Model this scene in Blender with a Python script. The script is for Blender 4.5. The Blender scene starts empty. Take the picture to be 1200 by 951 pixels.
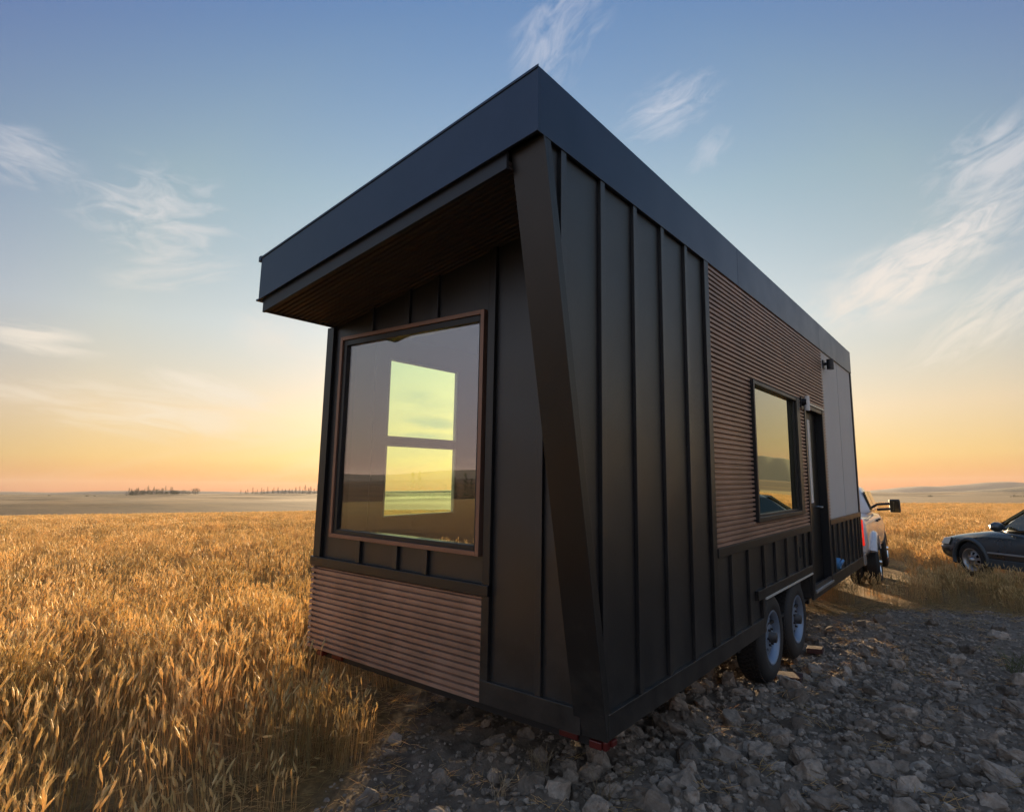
import bpy, bmesh, math, random
import numpy as np
from mathutils import Vector, Matrix, noise as mnoise
random.seed(7); rng=np.random.default_rng(11)
scene=bpy.context.scene
COL=scene.collection
R=math.radians

# ------------------------------------------------------------------ helpers
class MB:
    """collects shapes into one mesh"""
    def __init__(s): s.v=[]; s.f=[]; s.m=[]; s.sm=[]
    def add(s,vs,fs,mi=0,smooth=False):
        o=len(s.v); s.v+=[tuple(v) for v in vs]
        for f in fs: s.f.append(tuple(i+o for i in f)); s.m.append(mi); s.sm.append(smooth)
    def box(s,x0,x1,y0,y1,z0,z1,mi=0):
        vs=[(x,y,z) for x in (x0,x1) for y in (y0,y1) for z in (z0,z1)]
        s.add(vs,[(0,1,3,2),(4,6,7,5),(0,4,5,1),(2,3,7,6),(0,2,6,4),(1,5,7,3)],mi)
    def hexa(s,vs,mi=0):   # 8 verts, order as box
        s.add(vs,[(0,1,3,2),(4,6,7,5),(0,4,5,1),(2,3,7,6),(0,2,6,4),(1,5,7,3)],mi)
    def prism(s,poly,axis,a,b,mi=0):
        n=len(poly)
        def mk(p,t):
            if axis==0: return (t,p[0],p[1])
            if axis==1: return (p[0],t,p[1])
            return (p[0],p[1],t)
        vs=[mk(p,a) for p in poly]+[mk(p,b) for p in poly]
        fs=[tuple(range(n))[::-1],tuple(range(n,2*n))]+[(i,(i+1)%n,n+(i+1)%n,n+i) for i in range(n)]
        s.add(vs,fs,mi)
    def tube(s,p0,p1,r0,r1=None,n=12,mi=0,caps=True,smooth=True):
        r1=r0 if r1 is None else r1
        p0=Vector(p0);p1=Vector(p1);d=(p1-p0).normalized()
        a=d.orthogonal().normalized();b=d.cross(a)
        vs=[];
        for p,r in ((p0,r0),(p1,r1)):
            for i in range(n):
                t=2*math.pi*i/n; vs.append(p+r*(a*math.cos(t)+b*math.sin(t)))
        s.add(vs,[(i,(i+1)%n,n+(i+1)%n,n+i) for i in range(n)],mi,smooth)
        if caps: s.add(vs,[tuple(range(n))[::-1],tuple(range(n,2*n))],mi)
    def lathe(s,prof,axis='y',c=(0,0,0),n=48,mi=0,smooth=True):
        """prof: list (r,h) ; axis direction of h"""
        vs=[]
        for r,h in prof:
            for i in range(n):
                t=2*math.pi*i/n; u,w=r*math.cos(t),r*math.sin(t)
                p={'x':(h,u,w),'y':(u,h,w),'z':(u,w,h)}[axis]
                vs.append((p[0]+c[0],p[1]+c[1],p[2]+c[2]))
        fs=[]
        for k in range(len(prof)-1):
            for i in range(n):
                j=(i+1)%n; fs.append((k*n+i,k*n+j,(k+1)*n+j,(k+1)*n+i))
        s.add(vs,fs,mi,smooth)
    def build(s,name,mats,parent=None,bevel=0,fix=True):
        me=bpy.data.meshes.new(name); me.from_pydata(s.v,[],s.f)
        mats=mats if isinstance(mats,(list,tuple)) else [mats]
        for m in mats: me.materials.append(m)
        me.polygons.foreach_set('material_index',s.m); me.polygons.foreach_set('use_smooth',s.sm)
        if fix:
            bm=bmesh.new(); bm.from_mesh(me); bmesh.ops.recalc_face_normals(bm,faces=bm.faces); bm.to_mesh(me); bm.free()
        me.update()
        o=bpy.data.objects.new(name,me); COL.objects.link(o)
        if parent: o.parent=parent
        if bevel:
            b=o.modifiers.new('bevel','BEVEL'); b.width=bevel; b.segments=2; b.limit_method='ANGLE'; b.angle_limit=R(40); b.harden_normals=False
        return o
def tag(o,label=None,cat=None,group=None,kind=None):
    if label: o['label']=label
    if cat: o['category']=cat
    if group: o['group']=group
    if kind: o['kind']=kind
    return o
def empty(name,loc=(0,0,0),rz=0,**k):
    o=bpy.data.objects.new(name,None); COL.objects.link(o); o.location=loc; o.rotation_euler=(0,0,rz); o.empty_display_size=.2
    return tag(o,**k)
def copy_tree(o,parent=None):
    c=o.copy(); COL.objects.link(c)
    if parent is not None: c.parent=parent
    for ch in list(o.children): copy_tree(ch,c)
    return c

# value noise, vectorised
def vnoise(x,y,seed=0):
    xi=np.floor(x).astype(np.int64); yi=np.floor(y).astype(np.int64); fx=x-xi; fy=y-yi
    fx=fx*fx*(3-2*fx); fy=fy*fy*(3-2*fy)
    def h(a,b):
        n=(a*374761393+b*668265263+seed*69069)&0x7fffffff
        n=((n^(n>>13))*1274126177)&0x7fffffff
        return ((n^(n>>16))&0xffff)/65535.
    return (h(xi,yi)*(1-fx)+h(xi+1,yi)*fx)*(1-fy)+(h(xi,yi+1)*(1-fx)+h(xi+1,yi+1)*fx)*fy
def fbm(x,y,o=4,seed=0):
    a=0;s=.5
    for k in range(o): a=a+s*(vnoise(x*2**k,y*2**k,seed+k*17)-.5); s*=.5
    return a

# ------------------------------------------------------------------ materials
def mat(name): 
    m=bpy.data.materials.new(name); m.use_nodes=True; nt=m.node_tree
    return m,nt,nt.nodes['Principled BSDF']
def N(nt,t,**k):
    n=nt.nodes.new(t)
    for a,b in k.items(): setattr(n,a,b)
    return n
def simple(name,col,rough=.5,metal=0,bump=0,bscale=40,var=0,spec=.5,coat=0,stretch=(1,1,1),wave=0,dirt=0):
    m,nt,b=mat(name)
    b.inputs['Base Color'].default_value=(*col,1); b.inputs['Roughness'].default_value=rough; b.inputs['Metallic'].default_value=metal
    b.inputs['Specular IOR Level'].default_value=spec; b.inputs['Coat Weight'].default_value=coat
    tc=N(nt,'ShaderNodeTexCoord'); mp=N(nt,'ShaderNodeMapping'); mp.inputs['Scale'].default_value=stretch
    nt.links.new(tc.outputs['Object'],mp.inputs['Vector'])
    if bump:
        no=N(nt,'ShaderNodeTexNoise'); no.inputs['Scale'].default_value=bscale; no.inputs['Detail'].default_value=6
        nt.links.new(mp.outputs[0],no.inputs['Vector'])
        bp=N(nt,'ShaderNodeBump'); bp.inputs['Strength'].default_value=bump; bp.inputs['Distance'].default_value=.004
        nt.links.new(no.outputs['Fac'],bp.inputs['Height']); nt.links.new(bp.outputs[0],b.inputs['Normal'])
        if wave:
            nw=N(nt,'ShaderNodeTexNoise'); nw.inputs['Scale'].default_value=1.7; nw.inputs['Detail'].default_value=1; nt.links.new(tc.outputs['Object'],nw.inputs['Vector'])
            bw=N(nt,'ShaderNodeBump'); bw.inputs['Strength'].default_value=wave; bw.inputs['Distance'].default_value=.03
            nt.links.new(nw.outputs['Fac'],bw.inputs['Height']); nt.links.new(bw.outputs[0],bp.inputs['Normal'])
    if var:
        n2=N(nt,'ShaderNodeTexNoise'); n2.inputs['Scale'].default_value=2.3; n2.inputs['Detail'].default_value=8; n2.inputs['Roughness'].default_value=.65
        nt.links.new(tc.outputs['Object'],n2.inputs['Vector'])
        mr=N(nt,'ShaderNodeMapRange'); mr.inputs['From Min'].default_value=.3; mr.inputs['From Max'].default_value=.7
        mr.inputs['To Min'].default_value=1-var; mr.inputs['To Max'].default_value=1+var
        nt.links.new(n2.outputs['Fac'],mr.inputs['Value'])
        mx=N(nt,'ShaderNodeMix',data_type='RGBA',blend_type='MULTIPLY'); mx.inputs['Factor'].default_value=1
        mx.inputs['A'].default_value=(*col,1); nt.links.new(mr.outputs[0],mx.inputs['B']); nt.links.new(mx.outputs['Result'],b.inputs['Base Color'])
        m2=N(nt,'ShaderNodeMapRange'); m2.inputs['To Min'].default_value=max(0,rough-.1); m2.inputs['To Max'].default_value=min(1,rough+.12)
        nt.links.new(n2.outputs['Fac'],m2.inputs['Value']); nt.links.new(m2.outputs[0],b.inputs['Roughness'])
        if dirt:   # road dust and mud splash low on the walls
            sp=N(nt,'ShaderNodeSeparateXYZ'); nt.links.new(tc.outputs['Object'],sp.inputs[0])
            n3=N(nt,'ShaderNodeTexNoise'); n3.inputs['Scale'].default_value=5; n3.inputs['Detail'].default_value=10; n3.inputs['Roughness'].default_value=.7; nt.links.new(tc.outputs['Object'],n3.inputs['Vector'])
            ma=N(nt,'ShaderNodeMath',operation='MULTIPLY_ADD'); ma.inputs[1].default_value=1.3; nt.links.new(n3.outputs['Fac'],ma.inputs[0]); 
            mz=N(nt,'ShaderNodeMapRange'); mz.inputs['From Min'].default_value=.35; mz.inputs['From Max'].default_value=1.3; mz.inputs['To Min'].default_value=-.42; mz.inputs['To Max'].default_value=-.95; nt.links.new(sp.outputs['Z'],mz.inputs['Value']); nt.links.new(mz.outputs[0],ma.inputs[2])
            ml=N(nt,'ShaderNodeMath',operation='MULTIPLY'); ml.use_clamp=True; nt.links.new(ma.outputs[0],ml.inputs[0]); ml.inputs[1].default_value=dirt
            md=N(nt,'ShaderNodeMix',data_type='RGBA'); nt.links.new(ml.outputs[0],md.inputs['Factor']); nt.links.new(mx.outputs['Result'],md.inputs['A']); md.inputs['B'].default_value=(.075,.066,.056,1); nt.links.new(md.outputs['Result'],b.inputs['Base Color'])
    return m
M={}
M['panel']=simple('black_panel',(.009,.0098,.011),.38,bump=.3,bscale=30,var=.25,spec=.8,stretch=(14,14,1),wave=.35,dirt=.9)
M['trim']=simple('black_trim',(.008,.008,.0085),.38,bump=.12,bscale=60,var=.1,spec=.6,dirt=1.1)
M['fascia']=simple('slate_metal',(.05,.067,.10),.34,metal=.7,bump=.05,bscale=1.2,var=.12,wave=.25)
M['copper']=simple('bronze_metal',(.33,.215,.16),.45,metal=.4,bump=.06,bscale=25,var=.3)
M['coppertrim']=simple('bronze_trim',(.24,.14,.10),.4,metal=.5,var=.1)
M['darkframe']=simple('dark_frame',(.011,.013,.015),.38,var=.05)
M['grey']=simple('grey_panel',(.50,.485,.46),.6,bump=.15,bscale=50,var=.05)
M['steel']=simple('frame_steel',(.012,.012,.013),.6,bump=.2,var=.2)
M['galv']=simple('galvanised',(.42,.44,.46),.35,metal=.8,var=.12)
M['white']=simple('white_plastic',(.7,.68,.64),.4)
M['rubber']=simple('tyre_rubber',(.022,.021,.02),.72,bump=.4,bscale=60,var=.3)
M['rim']=simple('painted_rim',(.20,.26,.35),.45,metal=.5,var=.12)
M['hub']=simple('hub_dark',(.03,.03,.032),.5,var=.1)
M['red']=simple('red_lens',(.09,.010,.008),.4)
M['redwood']=simple('red_block',(.055,.022,.018),.85,bump=.3,var=.25)
M['blue']=simple('blue_inlet',(.08,.25,.5),.4)
M['interior']=simple('interior_wall',(.07,.062,.06),.8,var=.05)
M['intwhite']=simple('sash_white',(.6,.62,.58),.4)
M['roof']=simple('roof_membrane',(.05,.05,.055),.6,var=.1)
M['door']=simple('door_paint',(.004,.004,.0045),.35,var=.1)

def glass(name,tint,refl,rough=0.0,rtint=(1,1,1)):
    m=bpy.data.materials.new(name); m.use_nodes=True; nt=m.node_tree; nt.nodes.clear()
    out=N(nt,'ShaderNodeOutputMaterial'); tr=N(nt,'ShaderNodeBsdfTransparent'); gl=N(nt,'ShaderNodeBsdfGlossy')
    tr.inputs[0].default_value=(*tint,1); gl.inputs['Roughness'].default_value=rough; gl.inputs['Color'].default_value=(*rtint,1)
    geo=N(nt,'ShaderNodeNewGeometry'); dt=N(nt,'ShaderNodeVectorMath',operation='DOT_PRODUCT'); nt.links.new(geo.outputs['Normal'],dt.inputs[0]); nt.links.new(geo.outputs['Incoming'],dt.inputs[1])
    ab=N(nt,'ShaderNodeMath',operation='ABSOLUTE'); nt.links.new(dt.outputs['Value'],ab.inputs[0])
    om=N(nt,'ShaderNodeMath',operation='SUBTRACT'); om.inputs[0].default_value=1; nt.links.new(ab.outputs[0],om.inputs[1])
    pw=N(nt,'ShaderNodeMath',operation='POWER'); pw.inputs[1].default_value=5; nt.links.new(om.outputs[0],pw.inputs[0])
    ad=N(nt,'ShaderNodeMath',operation='MULTIPLY_ADD'); ad.inputs[1].default_value=1-refl; ad.inputs[2].default_value=refl; ad.use_clamp=True
    mx=N(nt,'ShaderNodeMixShader'); nt.links.new(pw.outputs[0],ad.inputs[0]); nt.links.new(ad.outputs[0],mx.inputs[0])
    nt.links.new(tr.outputs[0],mx.inputs[1]); nt.links.new(gl.outputs[0],mx.inputs[2]); nt.links.new(mx.outputs[0],out.inputs[0])
    return m
M['glass']=glass('window_glass',(.95,.985,.90),.18,rtint=(1,.93,1))
M['glass_side']=glass('low_e_glass',(.15,.16,.12),.62,rtint=(.94,1.0,.80))
M['autoglass']=glass('tinted_auto_glass',(.12,.13,.12),.12)

# ------------------------------------------------------------------ camera
T=Matrix(((0.99933911,0.00028421,0.0363492),(0.00028421,0.99987777,-0.01563189),(-0.0363492,0.01563189,0.99921688)))
Mw=[[0.7882212969,0.6153884935,-0.0020467323],[0.1164207672,-0.1458502270,0.9824326523],[-0.6042792335,0.7746126214,0.1866062563]]
Cw=Vector((1.73824626,-2.98608173,1.63616038))
cd=bpy.data.cameras.new('camera'); cam=bpy.data.objects.new('camera',cd); COL.objects.link(cam); scene.camera=cam
rot=Matrix((Mw[0],Mw[1],[-a for a in Mw[2]])).transposed()
cam.matrix_world=Matrix.Translation(Cw)@rot.to_4x4()
cd.sensor_width=36; cd.sensor_fit='HORIZONTAL'; cd.lens=702.96/1200*36; cd.shift_y=(443.2-475.5)/1200; cd.clip_end=60000; cd.clip_start=.05

# ------------------------------------------------------------------ terrain
def sstep(a,b,x): t=np.clip((x-a)/(b-a),0,1); return t*t*(3-2*t)
def gz(x,y):
    """terrain height (world)"""
    x=np.asarray(x,float); y=np.asarray(y,float)
    r=np.hypot(x-1.7,y+3); az=np.degrees(np.arctan2(x-1.7,y+3))      # 0 = +y, negative to the left
    left=1-sstep(-38,-8,az)*(1-sstep(60,120,az))
    k=.00017*left+.00004*(1-left)
    z=-.05-.10*sstep(6,14,r)*(1-left)-.09*np.exp(-((x+.3)/1.2)**2-((y-3.7)/1.3)**2)
    rr=np.minimum(r,320)
    z=z-k*rr*rr*(1-.25*sstep(150,320,rr))
    # low swells in the near field, and the rolling land behind
    z=z+fbm(x/9,y/9,3,5)*.16*sstep(5,25,r)*(1-sstep(200,400,r))
    roll=fbm(x/330,y/330,4,9)*46+fbm(x/1300,y/1300,3,3)*30
    base=z
    up=sstep(260,760,r)
    hill=(2.0-.0030*(np.minimum(r,6000)-760)*.0)+roll*.60*sstep(250,700,r)
    lim=1.6-.0012*np.minimum(r,3000)+4*fbm(az/5.5,r/900,2,21)*r/1500
    zfar=np.minimum(hill-3.5,lim)
    z=base*(1-up)+zfar*up
    return z
def poly_sd(x,y,poly):
    """signed distance to polygon, >0 inside"""
    d=np.full(x.shape,1e9); ins=np.zeros(x.shape,bool); n=len(poly)
    for i in range(n):
        ax,ay=poly[i]; bx,by=poly[(i+1)%n]
        ex,ey=bx-ax,by-ay; t=np.clip(((x-ax)*ex+(y-ay)*ey)/(ex*ex+ey*ey),0,1)
        d=np.minimum(d,np.hypot(x-ax-t*ex,y-ay-t*ey))
        c=((ay>y)!=(by>y))&(x<(bx-ax)*(y-ay)/(by-ay+1e-12)+ax); ins^=c
    return np.where(ins,d,-d)
RUB=[(-.55,-6),(-.95,-2.2),(-1.25,-.75),(-1.75,.1),(-2.25,.75),(-1.9,2.5),(-1.6,5),(-1.2,6.9),(-.35,7.2),(.7,8.6),(1.95,8.95),(4.2,9.8),(6.5,9.5),(7,4),(7,-6)]
def rub(x,y): return poly_sd(x,y,RUB)+fbm(x*1.3,y*1.3,3,41)*.5
def relief(x,y):
    """clods and ruts of the bare ground"""
    m=sstep(-.1,.5,rub(x,y))
    rough=1-.55*sstep(.2,2.2,x+.35*(y-2))*sstep(1.5,4.5,y)
    a=fbm(x*2.2,y*2.2,5,61)*.16+np.abs(fbm(x*5,y*5,4,77))*.17+np.abs(fbm(x*15,y*15,2,79))*.05
    rut=-.05*np.exp(-((x+.15-.06*(y-5))/.16)**2)*sstep(4.8,6,y)
    return m*(a*rough+rut)-.02*m
def ground_mesh():
    azs=np.concatenate([np.arange(-100,25,.25),np.arange(25,260,2.5)]); na=len(azs)
    rs=[.0]+list(np.exp(np.linspace(math.log(.6),math.log(2),24)))
    r=2.
    while r<5000:
        rs.append(r*1.0); r*=1.0085 if r<14 else (1.018 if r<900 else 1.03)
    rs=np.array(rs); nr=len(rs)
    A,Rr=np.meshgrid(np.radians(azs),rs)
    X=1.7+Rr*np.sin(A); Y=-3+Rr*np.cos(A); Z=gz(X,Y)+relief(X,Y)
    V=np.stack([X,Y,Z],-1).reshape(-1,3)
    i=np.arange(nr-1)[:,None]*na; j=np.arange(na)[None,:]; j2=(j+1)%na
    F=np.stack([i+j,i+j2,i+na+j2,i+na+j],-1).reshape(-1,4)
    me=bpy.data.meshes.new('ground'); me.vertices.add(len(V)); me.vertices.foreach_set('co',V.ravel())
    me.loops.add(F.size); me.loops.foreach_set('vertex_index',F.ravel().astype(np.int32))
    me.polygons.add(len(F)); me.polygons.foreach_set('loop_start',np.arange(0,F.size,4,dtype=np.int32))
    me.polygons.foreach_set('use_smooth',np.ones(len(F),bool))
    me.update(); me.validate()
    at=me.attributes.new('bare','FLOAT','POINT')
    m=np.clip(rub(X,Y)/.35+.4,0,1); at.data.foreach_set('value',m.ravel().astype(np.float32))
    bm=bmesh.new(); bm.from_mesh(me); bmesh.ops.remove_doubles(bm,verts=[v for v in bm.verts if abs(v.co.x-1.7)<1e-4 and abs(v.co.y+3)<1e-4],dist=1e-4); bm.to_mesh(me); bm.free()
    o=bpy.data.objects.new('ground',me); COL.objects.link(o); o['kind']='structure'
    if me.polygons[len(me.polygons)//2].normal.z<0: me.flip_normals()
    return o
def ground_mat():
    m,nt,b=mat('field_and_earth'); b.inputs['Roughness'].default_value=.95; b.inputs['Specular IOR Level'].default_value=.15
    L=nt.links.new
    geo=N(nt,'ShaderNodeNewGeometry'); at=N(nt,'ShaderNodeAttribute',attribute_name='bare')
    def noise(scale,det=6,rg=.6,vec=None):
        n=N(nt,'ShaderNodeTexNoise'); n.inputs['Scale'].default_value=scale; n.inputs['Detail'].default_value=det; n.inputs['Roughness'].default_value=rg
        L(vec or geo.outputs['Position'],n.inputs['Vector']); return n
    def ramp(src,stops):
        r=N(nt,'ShaderNodeValToRGB'); e=r.color_ramp.elements
        while len(e)<len(stops): e.new(.5)
        for el,(p,c) in zip(e,stops): el.position=p; el.color=(*c,1)
        L(src,r.inputs[0]); return r
    def mix(a,b_,f,bt='MIX'):
        x=N(nt,'ShaderNodeMix',data_type='RGBA',blend_type=bt)
        if isinstance(f,float): x.inputs['Factor'].default_value=f
        else: L(f,x.inputs['Factor'])
        for s,k in ((a,'A'),(b_,'B')):
            if isinstance(s,tuple): x.inputs[k].default_value=(*s,1)
            else: L(s,x.inputs[k])
        return x.outputs['Result']
    # bare earth
    e1=ramp(noise(7,8,.7).outputs['Fac'],[(.3,(.13,.102,.078)),(.5,(.21,.168,.130)),(.72,(.30,.245,.195))])
    e2=ramp(noise(1.1,4).outputs['Fac'],[(.35,(.75,.75,.76)),(.65,(1.15,1.12,1.08))])
    earth=mix(e1.outputs[0],e2.outputs[0],1.,'MULTIPLY')
    # near straw floor
    s1=ramp(noise(14,8,.75).outputs['Fac'],[(.32,(.10,.065,.03)),(.52,(.24,.15,.06)),(.7,(.42,.27,.11))])
    # far field: golden with greener sweeps
    mp=N(nt,'ShaderNodeMapping'); mp.inputs['Scale'].default_value=(.02,.05,.02); L(geo.outputs['Position'],mp.inputs['Vector'])
    f1=ramp(noise(1,5,.6,mp.outputs[0]).outputs['Fac'],[(.35,(.44,.27,.085)),(.52,(.34,.24,.08)),(.68,(.24,.21,.075))])
    f2=ramp(noise(2.5,6,.8).outputs['Fac'],[(.3,(.7,.7,.7)),(.7,(1.3,1.3,1.3))])
    field=mix(f1.outputs[0],f2.outputs[0],1.,'MULTIPLY')
    # distant patchwork
    vo=N(nt,'ShaderNodeTexVoronoi'); vo.inputs['Scale'].default_value=1; mp2=N(nt,'ShaderNodeMapping'); mp2.inputs['Scale'].default_value=(.0075,.0045,.0)
    nz=noise(.004,3); ad=N(nt,'ShaderNodeVectorMath',operation='ADD'); sc=N(nt,'ShaderNodeVectorMath',operation='SCALE'); sc.inputs['Scale'].default_value=140
    L(nz.outputs['Color'],sc.inputs[0]); L(geo.outputs['Position'],ad.inputs[0]); L(sc.outputs[0],ad.inputs[1]); L(ad.outputs[0],mp2.inputs['Vector']); L(mp2.outputs[0],vo.inputs['Vector'])
    sep=N(nt,'ShaderNodeSeparateColor'); L(vo.outputs['Color'],sep.inputs[0])
    pw=ramp(sep.outputs[0],[(.0,(.06,.036,.016)),(.3,(.13,.075,.026)),(.5,(.028,.024,.011)),(.75,(.08,.048,.019)),(1,(.15,.09,.033))])
    ln=N(nt,'ShaderNodeVectorMath',operation='LENGTH'); L(geo.outputs['Position'],ln.inputs[0])
    def band(a,b_):
        r=N(nt,'ShaderNodeMapRange'); r.interpolation_type='SMOOTHSTEP'; r.inputs['From Min'].default_value=a; r.inputs['From Max'].default_value=b_; L(ln.outputs['Value'],r.inputs['Value']); return r.outputs[0]
    c=mix(s1.outputs[0],field,band(14,45)); mp3=N(nt,'ShaderNodeMapping'); mp3.inputs['Scale'].default_value=(.012,.03,.0); L(geo.outputs['Position'],mp3.inputs['Vector'])
    pn=ramp(noise(1,6,.65,mp3.outputs[0]).outputs['Fac'],[(.36,(.42,.42,.40)),(.5,(.95,.92,.9)),(.64,(1.5,1.4,1.2))])
    c=mix(c,mix(pw.outputs[0],pn.outputs[0],1.,'MULTIPLY'),band(170,260)); c=mix(c,earth,at.outputs['Fac'])
    L(c,b.inputs['Base Color'])
    n1=noise(22,10,.75); bp=N(nt,'ShaderNodeBump'); bp.inputs['Strength'].default_value=.9; bp.inputs['Distance'].default_value=.03
    L(n1.outputs['Fac'],bp.inputs['Height']); L(bp.outputs[0],b.inputs['Normal'])
    iv=N(nt,'ShaderNodeMath',operation='MULTIPLY_ADD'); L(band(15,60),iv.inputs[0]); iv.inputs[1].default_value=-.9; iv.inputs[2].default_value=.9; L(iv.outputs[0],bp.inputs['Strength'])
    return m
ground=ground_mesh(); ground.data.materials.append(ground_mat())

def ridge(name,az0,az1,dist,hfun,col,depth=900,n=160):
    """a long hill standing far off; hfun(t)->height, real depth"""
    V=[];F=[];rows=9
    for i in range(n+1):
        t=i/n; a=R(az0+(az1-az0)*t); h=hfun(t)
        for k in range(rows):
            s=k/(rows-1); rr=dist-depth*.5+depth*s
            e=math.sin(math.pi*s)**1.2
            x=1.7+rr*math.sin(a); y=-3+rr*math.cos(a)
            V.append((x,y,-30+(h+30)*e+ (8*mnoise.noise(Vector((x/400,y/400,3)))*e)))
    for i in range(n):
        for k in range(rows-1):
            p=i*rows+k; F.append((p,p+1,p+rows+1,p+rows))
    mb=MB(); mb.add(V,F,0,True)
    o=mb.build(name,simple(name+'_cover',col,.95,var=.25,spec=.1)); o['kind']='structure'
    for p in o.data.polygons: pass
    return o
def nn(t,s,seed): return mnoise.noise(Vector((t*s,seed,0)))
ridge('mountain',-17,3.5,4300,lambda t: .30*max(0,(-10+120*math.exp(-((t-.62)/.16)**2)+150*math.exp(-((t-.86)/.13)**2)+110*math.exp(-((t-1.1)/.16)**2))+16*nn(t,14,1)),(.10,.10,.08),1100)
ridge('mountain',-13,10,2700,lambda t: 22*math.exp(-((t-.8)/.22)**2)+3*nn(t,17,2),(.13,.12,.07),600)
ridge('mountain',8,30,2200,lambda t: 80*math.exp(-((t-.32)/.2)**2)+35*math.exp(-((t-.7)/.2)**2)+6*nn(t,18,3),(.06,.075,.045),800)
ridge('mountain',-110,-40,3300,lambda t: 11+8*nn(t,9,4)+4*nn(t,25,5),(.12,.11,.09),700,200)
ridge('mountain',190,270,2700,lambda t: 34+15*nn(t,9,6),(.08,.085,.07),700,120)

# ------------------------------------------------------------------ tiny house (house frame, tilted as it stands on the slope)
H=bpy.data.objects.new('tiny_house',None); COL.objects.link(H); H.matrix_world=T.to_4x4(); H.empty_display_size=.3
tag(H,'black tiny house on a twin axle trailer with slanted front wing and bronze corrugated cladding','tiny house')
LN=8.27; W=2.6; ZB=.38; SL=.18           # length, width, skirt, roof slope
def zf(x): return 3.45+SL*min(0.,x)*.99   # underside of fascia
def zs(x): return 3.38+SL*x               # soffit
YO=-.69
WZ=3.46
# right wall: slabs around openings
w=MB(); t=.10
def rw(y0,y1,z0,z1,x0=-t,x1=0): w.box(x0,x1,y0,y1,z0,z1)
rw(0,1.64,ZB,WZ); 
rw(1.64,2.73,ZB,WZ,-t,0); rw(2.73,4.46,2.61,WZ); rw(2.73,4.46,.66,1.34); rw(2.73,2.84,ZB,.66); rw(4.46,4.78,.66,WZ)
rw(4.78,5.81,2.59,WZ); rw(4.82,5.81,ZB,.43); rw(5.81,LN,ZB,WZ); rw(4.72,4.78,ZB,.66)
w.prism([(0,ZB),(-.62,3.46),(0,3.46)],0,-.13,0)
w.build('side_wall',M['panel'],H)
# battens
BW=.05; BT=.024
bt_list=[]
def slant_y(z): return -.62*(z-ZB)/(3.46-ZB)
for k in range(-1,4):
    y=-.041+k*.4194; z0=.50
    if k==-1: z0=ZB+.463/.62*(3.46-ZB)
    bt_list.append((y,max(z0,.50),3.452))
for y in (2.019,2.455,2.907,3.291,3.713,4.127,4.467):
    z0=.50 if y<2.75 else .745
    bt_list.append((y,z0,1.12))
for y in (6.102,6.446,6.813,7.139,7.485,7.815,8.084): bt_list.append((y,.50,1.12))
for y,z0,z1 in bt_list:
    bt=MB(); bt.box(0,BT,y,y+BW,z0,z1); bt.build('batten',M['panel'],H,bevel=.002)
tr=MB(); TT=.03
tr.box(0,TT,.0,2.80,ZB-.005,.50); tr.box(0,TT,4.80,LN,ZB-.02,.50)                    # bottom skirt board
tr.box(0,TT-.003,1.61,1.70,.50,3.452)                                                 # corner strip beside bronze cladding
tr.box(0,TT+.006,1.70,4.74,1.12,1.19); tr.box(0,TT+.006,5.86,LN,1.12,1.19)            # band below cladding
tr.box(0,TT,2.80,2.86,ZB-.005,.74); tr.box(0,TT+.003,2.66,4.80,.665,.745); tr.box(0,TT,4.74,4.80,.36,1.19) # fender surround
tr.box(-.004,TT,LN-.07,LN+.004,.50,3.44)
# slanted trim on the wing
a0=slant_y(ZB); a1=slant_y(3.46)
tr.hexa([(0,a0,ZB-.005),(0,a1,3.452),(0,a0+.055,ZB-.005),(0,a1+.055,3.452),(.027,a0,ZB-.005),(.027,a1,3.452),(.027,a0+.055,ZB-.005),(.027,a1+.055,3.452)])
tr.build('side_trim',M['trim'],H,bevel=.003)
# wing post face (front edge of the slanted wing)
wp=MB()
def post(xl0,xl1):
    f=.014
    y0,y1=a0,a1
    wp.hexa([(xl0,y0-f,ZB-.01),(xl1,y1-f,3.452),(xl0,y0+.0,ZB-.01),(xl1,y1+.0,3.452),(.03,y0-f,ZB-.01),(.03,y1-f,3.452),(.03,y0,ZB-.01),(.03,y1,3.452)])
post(-.165,-.188)
wp.hexa([(-.165,a0,ZB-.01),(-.188,a1,3.452),(-.165,.0,ZB-.01),(-.188,0.0,3.452),(-.131,a0,ZB-.01),(-.1305,a1,3.452),(-.131,0,ZB-.01),(-.1305,0.0,3.452)])
wp.build('slanted_post',M['trim'],H,bevel=.002)
# corrugated bronze
def corr(mb,O,U,V,Nn,lu,lv,pitch=.0402,dep=.023,thick=.002,start=0):
    O,U,V,Nn=map(Vector,(O,U,V,Nn)); pts=[]
    v=0;k=0
    prof=[(0,0),(.10,1),(.64,1),(.74,0)]
    while v<lv-1e-6:
        for a,b in prof:
            vv=v+a*pitch
            if vv<=lv: pts.append((vv,b*dep))
        v+=pitch
    pts.append((lv,0))
    vs=[];n=len(pts)
    for u in (0,lu):
        for vv,d in pts: vs.append(O+U*u+V*vv+Nn*(d+thick))
    mb.add(vs,[(i,i+1,n+i+1,n+i) for i in range(n-1)])
    vs2=[];
    for u in (0,lu):
        for vv,d in pts: vs2.append(O+U*u+V*vv+Nn*(d+thick))
        for vv,d in pts: vs2.append(O+U*u+V*vv)
    # end caps
    for q in (0,2*n): mb.add(vs2[q:q+2*n],[(i,i+1,n+i+1,n+i) for i in range(n-1)])
cs=MB()
def cr(y0,y1,z0,z1):
    # keep ribs aligned on one grid
    g=.0402; z0a=1.19
    k=math.floor((z0-z0a)/g+1e-6); zz=z0a+k*g
    if zz<z0-1e-6 and z0>z0a: zz+=g
    corr(cs,(0.001,y0,zz),(0,1,0),(0,0,1),(1,0,0),y1-y0,z1-zz)
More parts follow.
